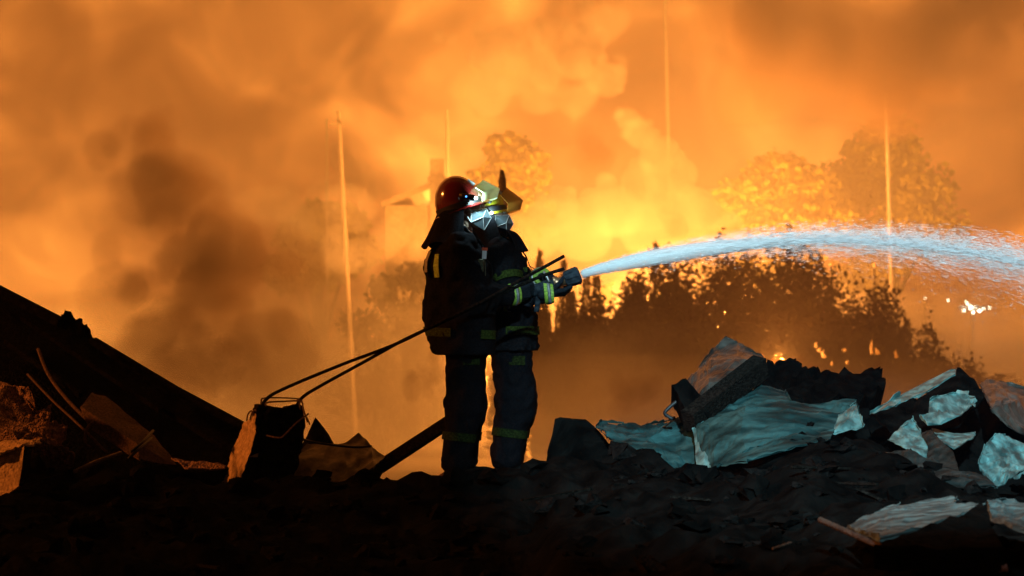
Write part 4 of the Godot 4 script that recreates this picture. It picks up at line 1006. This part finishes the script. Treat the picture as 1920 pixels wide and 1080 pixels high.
func head_field(c: Vector3, up: Vector3, fwd: Vector3) -> Field:
	var f := Field.new(); f.k = .022
	var z := fwd.cross(up)
	f.bone(c + fwd * -.028 + up * .045, c + fwd * .018 + up * .050, .078, .074)        # skull
	f.bone(c + fwd * .050 + up * .045, c + fwd * .046 + up * .005, .048, .044)         # brow and eye plane
	f.bone(c + fwd * .030 + up * -.02, c + fwd * .066 + up * -.090, .052, .026)        # jaw
	for s in [-1.0, 1.0]:
		f.bone(c + fwd * .05 + up * .002 + z * s * .036, c + fwd * .03 + up * -.01 + z * s * .052, .022, .020)   # cheekbone
		f.bone(c + fwd * -.008 + up * .012 + z * s * .076, c + fwd * -.016 + up * -.022 + z * s * .074, .014, .009)  # ear
		f.bone(c + fwd * .010 + up * -.055 + z * s * .045, c + fwd * .05 + up * -.085 + z * s * .02, .022, .020)   # jaw edge
	f.bone(c + fwd * .090 + up * .020, c + fwd * .112 + up * -.022, .0085, .0125)       # nose
	f.bone(c + fwd * .092 + up * -.052, c + fwd * .090 + up * -.062, .013, .012)       # mouth
	return f


func person(label: String, z0: float, J: Dictionary, red: bool) -> void:
	var o := thing("person", label, "person", Vector3.ZERO)
	var fwd := Vector3(1, 0, 0).rotated(Vector3(0, 0, 1), J.nod).rotated(Vector3.UP, J.turn); var up := Vector3(0, 0, 1).cross(fwd).normalized()
	up = Vector3.UP - fwd * fwd.y; up = up.normalized()
	# the body under the clothes
	var s := Shape.new()
	var b := Field.new(); b.k = .05
	b.bone(J.hip, J.chest, .13, .14); b.bone(J.chest, J.neck, .12, .065); b.bone(J.neck, J.head + Vector3(-.02, -.05, 0), .058, .055)
	for q in [["r", 1.0], ["l", -1.0]]:
		b.bone(J.hip + Vector3(0, 0, q[1] * .09), J["knee_" + q[0]], .085, .055); b.bone(J["knee_" + q[0]], J["ankle_" + q[0]], .052, .04)
		b.bone(J["ankle_" + q[0]], J["ankle_" + q[0]] + Vector3(.15, -.045, 0), .035, .03)
		b.bone(J["shoulder_" + q[0]], J["elbow_" + q[0]], .055, .042); b.bone(J["elbow_" + q[0]], J["wrist_" + q[0]], .040, .028)
	b.into(s, .018)
	head_field(J.head, up, fwd).into(s, .0045)
	var body := obj("body", s, M.skin, o)
	for sd in [-1.0, 1.0]:
		var ec: Vector3 = J.head + fwd * .0865 + up * .022 + fwd.cross(up) * sd * .031
		var e := SphereMesh.new(); e.radius = .0125; e.height = .025; e.material = M.eye
		var ey := place("eye", e, Transform3D(Basis(), ec), body)
		e = SphereMesh.new(); e.radius = .006; e.height = .012; e.material = M.pupil
		place("pupil", e, Transform3D(Basis(), fwd * .0085), ey)
	# trousers
	s = Shape.new()
	var t := Field.new(); t.k = .05; t.low = .07; t.amp = .017; t.freq = 6.5; t.noise = fine
	t.bone(J.hip + Vector3(0, .02, -.06), J.hip + Vector3(0, .02, .06), .165, .165)
	for q in [["r", 1.0], ["l", -1.0]]:
		var k: Vector3 = J["knee_" + q[0]]; var an: Vector3 = J["ankle_" + q[0]]
		t.bone(J.hip + Vector3(0, 0, q[1] * .085), k, .140, J.leg); t.bone(k, an + Vector3(0, .05, 0), J.leg, J.leg * .93)
		t.bone(k + Vector3(.035, .06, 0), k + Vector3(.035, -.08, 0), J.leg * .82, J.leg * .8)
	t.into(s, .0145)
	var tr := obj("trousers", s, M.trouser, o)
	for q in ["r", "l"]:
		var k: Vector3 = J["knee_" + q]; var an: Vector3 = J["ankle_" + q]
		var ax := an - k
		obj("reflective_band", band(t, k + ax * .50, ax, Vector3(1, 0, 0), .05, 0, 352, .003, .19), M.band_dark, tr)
	s = Shape.new(); s.box(Transform3D(Basis(Vector3.UP, .1), J.pocket), Vector3(.10, .055, .02)); obj("pocket_flap", s, M.band_dark, tr)
	# boots
	for q in ["r", "l"]:
		s = Shape.new()
		var f := Field.new(); f.k = .03; f.low = .0
		var an: Vector3 = J["ankle_" + q]
		f.bone(an + Vector3(0, .10, 0), an + Vector3(0, -.01, 0), .075, .066); f.bone(an + Vector3(-.02, -.035, 0), an + Vector3(.13, -.045, .01), .052, .046); f.bone(an + Vector3(.13, -.045, .01), an + Vector3(.18, -.045, .012), .048, .044)
		f.into(s, .012); var bt := obj("boot", s, M.boot, o)
		s = Shape.new(); s.box(Transform3D(Basis(), Vector3(an.x + .07, .012, an.z)), Vector3(.30, .03, .10)); obj("sole", s, M.black, bt)
	# jacket
	s = Shape.new()
	var j := Field.new(); j.k = .06; j.low = J.hem; j.amp = .019; j.freq = 6.0; j.noise = fine
	for q in [-1.0, 1.0]:
		j.bone(Vector3(J.hip.x, J.hem - .1, z0 + q * .10), Vector3(J.hip.x, 1.0, z0 + q * .10), J.girth + .012, J.girth - .005)
		j.bone(Vector3(J.hip.x, 1.0, z0 + q * .10), J.chest + Vector3(0, .02, q * .10), J.girth - .005, J.girth)
		j.bone(J.chest + Vector3(0, .02, q * .08), J.neck + Vector3(0, -.05, q * .07), J.girth, .10)
	j.bone(J.neck + Vector3(0, -.08, -.16), J.neck + Vector3(0, -.08, .16), .095, .095)
	for q in ["r", "l"]:
		j.bone(J["shoulder_" + q], J["elbow_" + q], .098, .080); j.bone(J["elbow_" + q], J["elbow_" + q].lerp(J["wrist_" + q], .86), .080, .062)
	for e in J.extra: j.bone(e[0], e[1], e[2], e[3])
	j.into(s, .0145)
	var jk := obj("jacket", s, M.coat, o)
	for a in J.bands: obj("reflective_band", band(j, Vector3(J.hip.x, a[0], z0), Vector3(a[3], 1, 0), Vector3(1, 0, 0), .052, a[1], a[2], .004, .42), M[a[4]], jk)
	for a in J.back_bands: obj("reflective_band", band(j, Vector3(J.chest.x, a[0], z0), Vector3(0, 1, 0), Vector3(-1, 0, 0), a[3], a[1], a[2], .005, .42), M[a[4]], jk)
	for q in ["r", "l"]:
		var e: Vector3 = J["elbow_" + q]; var w: Vector3 = J["wrist_" + q]
		if not red and q == "r": obj("upper_sleeve_band", band(j, J["shoulder_" + q].lerp(e, .55), e - J["shoulder_" + q], Vector3(1, 0, 0), .045, 0, 352, .003, .13), M.lime_dirty, jk)
	for q in J.pouches:      # pouches and patches on the chest
		s = chunk(2.0 + q[0].x * 9.0, q[1], 3, .05)
		for i in s.v.size(): s.v[i] += q[0]
		obj("chest_pouch", s, M[q[2]], jk)
	for q in [-1.0, 1.0]:      # shoulder straps of the harness
		var sp := PackedVector3Array()
		for i in 13:
			var a := lerpf(-1.9, 1.9, i / 12.0)
			var dir := Vector3(sin(a), cos(a) * .9 + .1, 0)
			var o0 := Vector3(J.chest.x, J.neck.y - .22, z0 + q * .12)
			var rr := .40
			for k in 22:
				var dd: float = j.dist(o0 + dir * rr)
				if dd < .002: break
				rr -= dd * .8
			sp.append(o0 + dir * (rr + .006))
		s = Shape.new()
		s.shell(12, 1, func(u: float, w: float) -> Vector3: return sp[int(round(u * 12.0))] + Vector3(0, 0, (w - .5) * .045), .004)
		obj("harness_strap", s, M.boot, jk)
	# neck cape hanging from the helmet
	s = Shape.new()
	var hc: Vector3 = J.head
	s.shell(44, 14, func(u: float, w: float) -> Vector3:
		var a := deg_to_rad(lerpf(J.cape[0], 360.0 - J.cape[0], u))
		var top := Vector3(hc.x - .035 + cos(a) * .115, hc.y + .035 + .03 * maxf(cos(a), 0), hc.z + sin(a) * .112)
		var bot := Vector3(J.neck.x + cos(a) * (J.cape[1] if cos(a) < 0 else J.cape[2]), J.neck.y + (J.cape[3] if cos(a) < 0 else J.cape[4]) - .02 * sin(a * 5.0), z0 + sin(a) * .235)
		var p := top.lerp(bot, w)
		p += (Vector3(cos(a), 0, sin(a))) * (.006 * sin(w * PI) - .008 * cos(a * 9.0) * w + .02 * pow(w, 5.0))
		return p, .005)
	var cp := obj("neck_cape", s, M.coat, o)
	if J.has("flap"):      # the cape's loose front corner, blown forward under the chin
		s = Shape.new()
		s.shell(10, 16, func(u: float, w: float) -> Vector3:
			var st: Vector3 = J.neck + Vector3(-.02, .10, lerpf(-.12, .14, u))
			var en: Vector3 = J.flap + Vector3(-.10 * absf(u - .6) - .02 * sin(u * 9.0), -.04 * absf(u - .6), lerpf(-.10, .10, u))
			return st.lerp(en, w) + Vector3(.02, .035, 0) * sin(w * PI) + Vector3(0, .006, 0) * sin(w * 9.0 + u * 4.0), .006)
		obj("front_flap", s, M.coat, cp)
	# mask: a folded white shell with its seams, strap and nose clip
	s = Shape.new()
	var pt := func(x: float, y: float, z: float) -> Vector3: return hc + fwd * x + up * y + fwd.cross(up) * z
	var n0: Vector3 = pt.call(.118, .006, 0); var m1: Vector3 = pt.call(.150, -.050, 0); var c2: Vector3 = pt.call(.112, -.125, 0)
	for sd in [-1.0, 1.0]:
		var s0: Vector3 = pt.call(.040, -.012, sd * .078); var s1: Vector3 = pt.call(.036, -.085, sd * .072); var mid: Vector3 = pt.call(.105, -.048, sd * .045)
		for f in [[n0, mid, s0], [n0, m1, mid], [s0, mid, s1], [mid, c2, s1], [mid, m1, c2]]:
			if sd > 0: s.tri(f[0], f[2], f[1])
			else: s.tri(f[0], f[1], f[2])
			var inn := (fwd * -.006)
			s.tri(f[0] + inn, f[1] + inn, f[2] + inn)
	var mk := obj("mask", s, M.mask, o)
	for sd in [-1.0, 1.0]:
		s = Shape.new()
		var mid: Vector3 = pt.call(.105, -.048, sd * .045); var s0: Vector3 = pt.call(.040, -.012, sd * .078); var s1: Vector3 = pt.call(.036, -.085, sd * .072)
		for e in [[n0, mid], [mid, c2], [mid, s1], [n0, s0], [s0, s1]]: s.tube(PackedVector3Array([e[0], e[1]]), .0024, 5)
		s.tube(PackedVector3Array([n0, m1, c2]), .0026, 5)
		obj("seam", s, M.white_card, mk)
		s = Shape.new(); s.tube(curve([s0, pt.call(.01, .0, sd * .09), pt.call(-.03, .01, sd * .09)], 4), .003, 5); s.tube(curve([s1, pt.call(.01, -.05, sd * .084), pt.call(-.03, -.02, sd * .09)], 4), .003, 5)
		obj("ear_strap", s, M.white_card, mk)
	# helmet with visor, lamp box and lens
	if red: helmet(o, hc + Vector3(-.048, .018, 0), Vector3(.142, .180, .128), .32, M.helmet_red, M.visor_pale, .055)
	else: helmet(o, hc + Vector3(-.032, .024, 0), Vector3(.130, .168, .122), .18, M.helmet_yellow, M.visor_amber, .02)
	var l: Vector3 = hc + J.lamp
	s = Shape.new(); s.tube(curve([l + Vector3(-.085, .012, -.004), l + Vector3(-.04, .006, 0), l + Vector3(-.006, 0, 0)], 5), .019, 12); var hl := obj("helmet_lamp", s, M.black, o)
	var q := SphereMesh.new(); q.radius = .010; q.height = .020; q.material = M.helmet_lens
	place("lens", q, Transform3D(Basis(), l + Vector3(.004, 0, .002)), hl)
	q = SphereMesh.new(); q.radius = .005; q.height = .01; q.material = M.blue_led
	place("indicator", q, Transform3D(Basis(), l + Vector3(-.055, .008, .020)), hl)
	lamp(l + Vector3(.004, 0, .002), Color(.78, .97, 1.0), J.lamp_power, .010, hl)
	# gloves
	for a in J.hands:
		s = Shape.new()
		hand_field(a[0], a[1], a[2], a[3]).into(s, .0050)
		var gl := obj("glove", s, M.glove, o)
		s = Shape.new()
		var back: Vector3 = a[0] - a[4].normalized() * .038
		s.tube(PackedVector3Array([back, back + a[4].normalized() * .055, back + a[4].normalized() * .058]), [.070, .060, .054], 20)
		var cf := obj("cuff", s, M.lime, gl)
		s = Shape.new(); s.tube(PackedVector3Array([back + a[4].normalized() * .020, back + a[4].normalized() * .040]), [.0685, .0655], 20); obj("silver_stripe", s, M.silver, cf)


func firefighters() -> void:
	rng.seed = 401
	var z := .14
	person("person in a dark jacket, red helmet and white mask, standing behind the nozzle holder", z, {
		"nod": -.06, "turn": -.10, "hip": Vector3(-.275, .90, z), "chest": Vector3(-.315, 1.30, z), "neck": Vector3(-.315, 1.50, z), "head": Vector3(-.272, 1.665, z),
		"knee_r": Vector3(-.292, .48, z + .10), "ankle_r": Vector3(-.335, .085, z + .11), "knee_l": Vector3(-.280, .48, z - .12), "ankle_l": Vector3(-.300, .085, z - .13), "leg": .106,
		"shoulder_r": Vector3(-.32, 1.40, z + .20), "elbow_r": Vector3(-.21, 1.14, z + .23), "wrist_r": Vector3(.005, 1.135, .16), "shoulder_l": Vector3(-.31, 1.40, z - .19), "elbow_l": Vector3(-.17, 1.16, z - .22), "wrist_l": Vector3(-.02, 1.11, -.03),
		"hem": .775, "girth": .172, "extra": [[Vector3(-.44, .98, z), Vector3(-.43, 1.34, z), .10, .10], [Vector3(-.42, .85, z + .08), Vector3(-.44, 1.1, z + .08), .09, .09]], "pocket": Vector3(-.245, .745, z + .20),
		"bands": [[.905, -70, 250, .05, "lime_dirty"]], "back_bands": [[1.34, 12, 26, .13, "silver"], [1.31, -26, -14, .15, "lime"], [1.31, 52, 62, .14, "lime"]],
		"pouches": [[Vector3(-.195, 1.305, z + .235), Vector3(.05, .09, .03), "olive"]], "cape": [82.0, .21, .20, -.065, -.08], "lamp": Vector3(.052, .054, .160), "lamp_power": .17,
		"hands": [[Vector3(.025, 1.142, .145), Vector3(.9, .25, -.45), Vector3(-.25, .25, -.9), 1.0, Vector3(.9, .1, -.3)], [Vector3(.0, 1.105, -.045), Vector3(.8, -.05, .2), Vector3(.1, .2, .95), -1.0, Vector3(.7, -.1, .1)]]}, true)
	z = -.34
	person("person in a dark jacket, yellow helmet and white mask, holding the nozzle in front", z, {
		"nod": -.08, "turn": -.05, "hip": Vector3(-.015, .90, z), "chest": Vector3(-.065, 1.30, z), "neck": Vector3(-.095, 1.48, z), "head": Vector3(-.135, 1.655, z),
		"knee_r": Vector3(.015, .49, z + .10), "ankle_r": Vector3(-.035, .085, z + .11), "knee_l": Vector3(.025, .49, z - .10), "ankle_l": Vector3(-.02, .085, z - .13), "leg": .113,
		"shoulder_r": Vector3(-.07, 1.39, z + .19), "elbow_r": Vector3(-.005, 1.13, -.07), "wrist_r": Vector3(.205, 1.145, .01), "shoulder_l": Vector3(-.06, 1.39, z - .19), "elbow_l": Vector3(.06, 1.20, z - .14), "wrist_l": Vector3(.165, 1.235, z + .13),
		"hem": .80, "girth": .150, "extra": [[Vector3(.0, .90, z), Vector3(-.02, 1.15, z), .15, .14], [Vector3(.075, .83, z + .04), Vector3(.06, .95, z + .04), .085, .09]], "pocket": Vector3(.03, .74, z + .20),
		"bands": [[.925, -95, 200, .0, "lime_dirty"]], "back_bands": [],
		"pouches": [[Vector3(-.085, 1.335, z + .215), Vector3(.06, .10, .035), "olive"], [Vector3(.07, 1.30, z + .19), Vector3(.05, .03, .02), "lime_dirty"]], "flap": Vector3(.088, 1.428, z + .10), "cape": [72.0, .20, .175, -.07, -.065], "lamp": Vector3(.004, .000, .156), "lamp_power": .034,
		"hands": [[Vector3(.235, 1.150, .045), Vector3(.9, .1, -.1), Vector3(.05, .75, -.35), 1.0, Vector3(.9, .08, .0)], [Vector3(.185, 1.255, z + .19), Vector3(.3, .1, .9), Vector3(.1, -.95, .1), 1.0, Vector3(.3, .2, .8)]]}, false)
	# the nozzle and its hose, held between them
	var tip := Vector3(.417, 1.266, .03); var ax := Vector3(.327, .114, 0).normalized()
	var o := thing("hose_nozzle", "fire hose nozzle with a dark bumper and brass coupling in the firefighters' gloves", "nozzle", Vector3.ZERO)
	var s := Shape.new()
	s.tube(PackedVector3Array([tip - ax * .10, tip - ax * .095, tip - ax * .02, tip - ax * .004, tip]), [.036, .046, .052, .050, .034], 24)
	for k in 8:
		var d := ax.cross(Vector3(0, 0, 1)).normalized().rotated(ax, k * TAU / 8.0)
		s.tube(PackedVector3Array([tip - ax * .092 + d * .044, tip - ax * .012 + d * .050]), .0085, 6)
	obj("bumper", s, M.rubber, o)
	s = Shape.new(); s.tube(PackedVector3Array([tip - ax * .17, tip - ax * .165, tip - ax * .14, tip - ax * .135, tip - ax * .10]), [.030, .041, .041, .030, .030], 20); obj("coupling", s, M.brass, o)
	s = Shape.new(); s.tube(PackedVector3Array([tip - ax * .34, tip - ax * .33, tip - ax * .20, tip - ax * .16]), [.028, .037, .037, .030], 20); obj("barrel", s, M.rubber, o)
	s = Shape.new(); s.tube(PackedVector3Array([tip - ax * .27, tip - ax * .285 + Vector3(.01, -.07, 0), tip - ax * .30 + Vector3(.015, -.13, 0)]), [.020, .018, .017], 10); obj("pistol_grip", s, M.rubber, o)
	s = Shape.new(); s.tube(curve([tip - ax * .20 + Vector3(0, .02, .04), tip - ax * .23 + Vector3(0, .085, .03), tip - ax * .23 + Vector3(0, .085, -.03), tip - ax * .20 + Vector3(0, .02, -.04)], 4), .008, 8); obj("bale_handle", s, M.steel, o)
	s = Shape.new(); s.tube(PackedVector3Array([tip - ax * .40, tip - ax * .39, tip - ax * .35, tip - ax * .34]), [.034, .042, .042, .034], 18); obj("hose_coupling", s, M.steel, o)
	s = Shape.new(); s.tube(curve([tip - ax * .39, tip - ax * .52, Vector3(-.16, 1.02, -.08), Vector3(-.26, .75, -.10), Vector3(-.27, .4, -.10), Vector3(-.28, .10, -.12), Vector3(-.45, -.02, -.5), Vector3(-1.0, -.5, -1.4)], 8), .033, 14)
	tag(obj("fire_hose", s, M.hose), "dark fire hose running back from the nozzle between the two firefighters", "hose")
	# things clipped to the jackets
	s = Shape.new(); s.box(Transform3D(Basis(Vector3(0, 0, 1), -.05), Vector3(-.165, 1.375, .395)), Vector3(.026, .050, .006))
	o = thing("name_tag", "white tag with a red top clipped to the nearest firefighter's chest", "tag")
	obj("card", s, M.white_card, o)
	s = Shape.new(); s.box(Transform3D(Basis(Vector3(0, 0, 1), -.05), Vector3(-.163, 1.408, .395)), Vector3(.034, .018, .008)); obj("clip", s, M.red_card, o)
	s = Shape.new(); s.tube(PackedVector3Array([Vector3(-.165, 1.35, .395), Vector3(-.160, 1.31, .395), Vector3(-.158, 1.25, .393)]), [.004, .004, .003], 6); obj("cord", s, M.olive, o)


# ------------------------------------------------------------------ the jet of water
var jet := [[0.0, .000, .030], [.10, .030, .040], [.36, .088, .062], [.70, .148, .084], [1.05, .190, .105], [1.40, .206, .125], [1.75, .200, .140], [2.10, .172, .158], [2.45, .122, .180], [2.80, .045, .205], [3.3, -.10, .25], [4.2, -.45, .33]]


func jet_at(x: float) -> Vector3:
	var r := lookup(jet, x)
	return Vector3(.425 + x, 1.268 + r[1], .03 - x * .10)


func water() -> void:
	rng.seed = 501
	var o := thing("water_jet", "white jet of water arching from the nozzle across the dark hedge", "water jet")
	var pts := []; var rad := []
	for i in 46:
		var x := i * .045
		pts.append(jet_at(x)); rad.append(lookup(jet, x)[2] * lerpf(.80, .02, smoothstep(.15, 1.7, x)))
	var s := Shape.new(); s.tube(PackedVector3Array(pts), rad, 20)
	obj("solid_stream", s, M.white_water, o)
	var d := Shape.new()      # a stretched drop
	var e := [Vector3(-1, 0, 0), Vector3(.35, .5, 0), Vector3(.35, -.25, .43), Vector3(.35, -.25, -.43), Vector3(1, 0, 0)]
	for f in [[0, 2, 1], [0, 3, 2], [0, 1, 3], [4, 1, 2], [4, 2, 3], [4, 3, 1]]: d.tri(e[f[0]], e[f[1]], e[f[2]])
	var dm := d.mesh(M.droplet)
	for part in [["fine_streaks", 21000, .0009, .0018, .012, .040], ["streaks", 3200, .0022, .0036, .014, .050], ["droplets", 15000, .0014, .0042, .003, .010]]:
		var xs := []
		for i in int(part[1]):
			var x := 3.9 * pow(rng.randf(), .8)
			var r: float = lookup(jet, x)[2]
			var a := rng.randf() * TAU
			var q := absf(rng.randfn()) * .48
			if part[0] == "droplets": q *= 1.45
			var off := Vector3(0, sin(a), cos(a)) * q * r
			off.y = off.y * .80 + .10 * r
			if off.y < 0: off.y *= 1.0 + .45 * smoothstep(.9, 2.4, x) * rng.randf()
			if off.y > r * 1.02: continue
			var c := jet_at(x) + off
			var dir := (jet_at(x + .05) + off * 1.03 - c).normalized()
			dir = (dir + Vector3(rng.randfn(), rng.randfn(), rng.randfn()) * .015).normalized()
			var b := Basis(dir, Vector3.UP.cross(dir).normalized(), Vector3.ZERO); b.z = b.x.cross(b.y)
			var w := rng.randf_range(part[2], part[3])
			xs.append(Transform3D(b.scaled_local(Vector3(rng.randf_range(part[4], part[5]), w, w)), c))
		many(part[0], dm, xs, o)
	var m := Node3D.new(); m.name = "spray_mist"; add_child(m); tag(m, "fine white mist drifting round the water jet", "mist", "", "stuff")
	for x in [.5, .9, 1.3, 1.7, 2.1, 2.5, 2.9]:
		var r: float = lookup(jet, x)[2]
		fog(m, jet_at(x) + Vector3(0, -.01, 0), Vector3(.95, r * 1.6, r * 1.6), .20, .95, Vector3(0, 0, atan2(jet_at(x + .1).y - jet_at(x - .1).y, .2)), RenderingServer.FOG_VOLUME_SHAPE_ELLIPSOID, "mist")
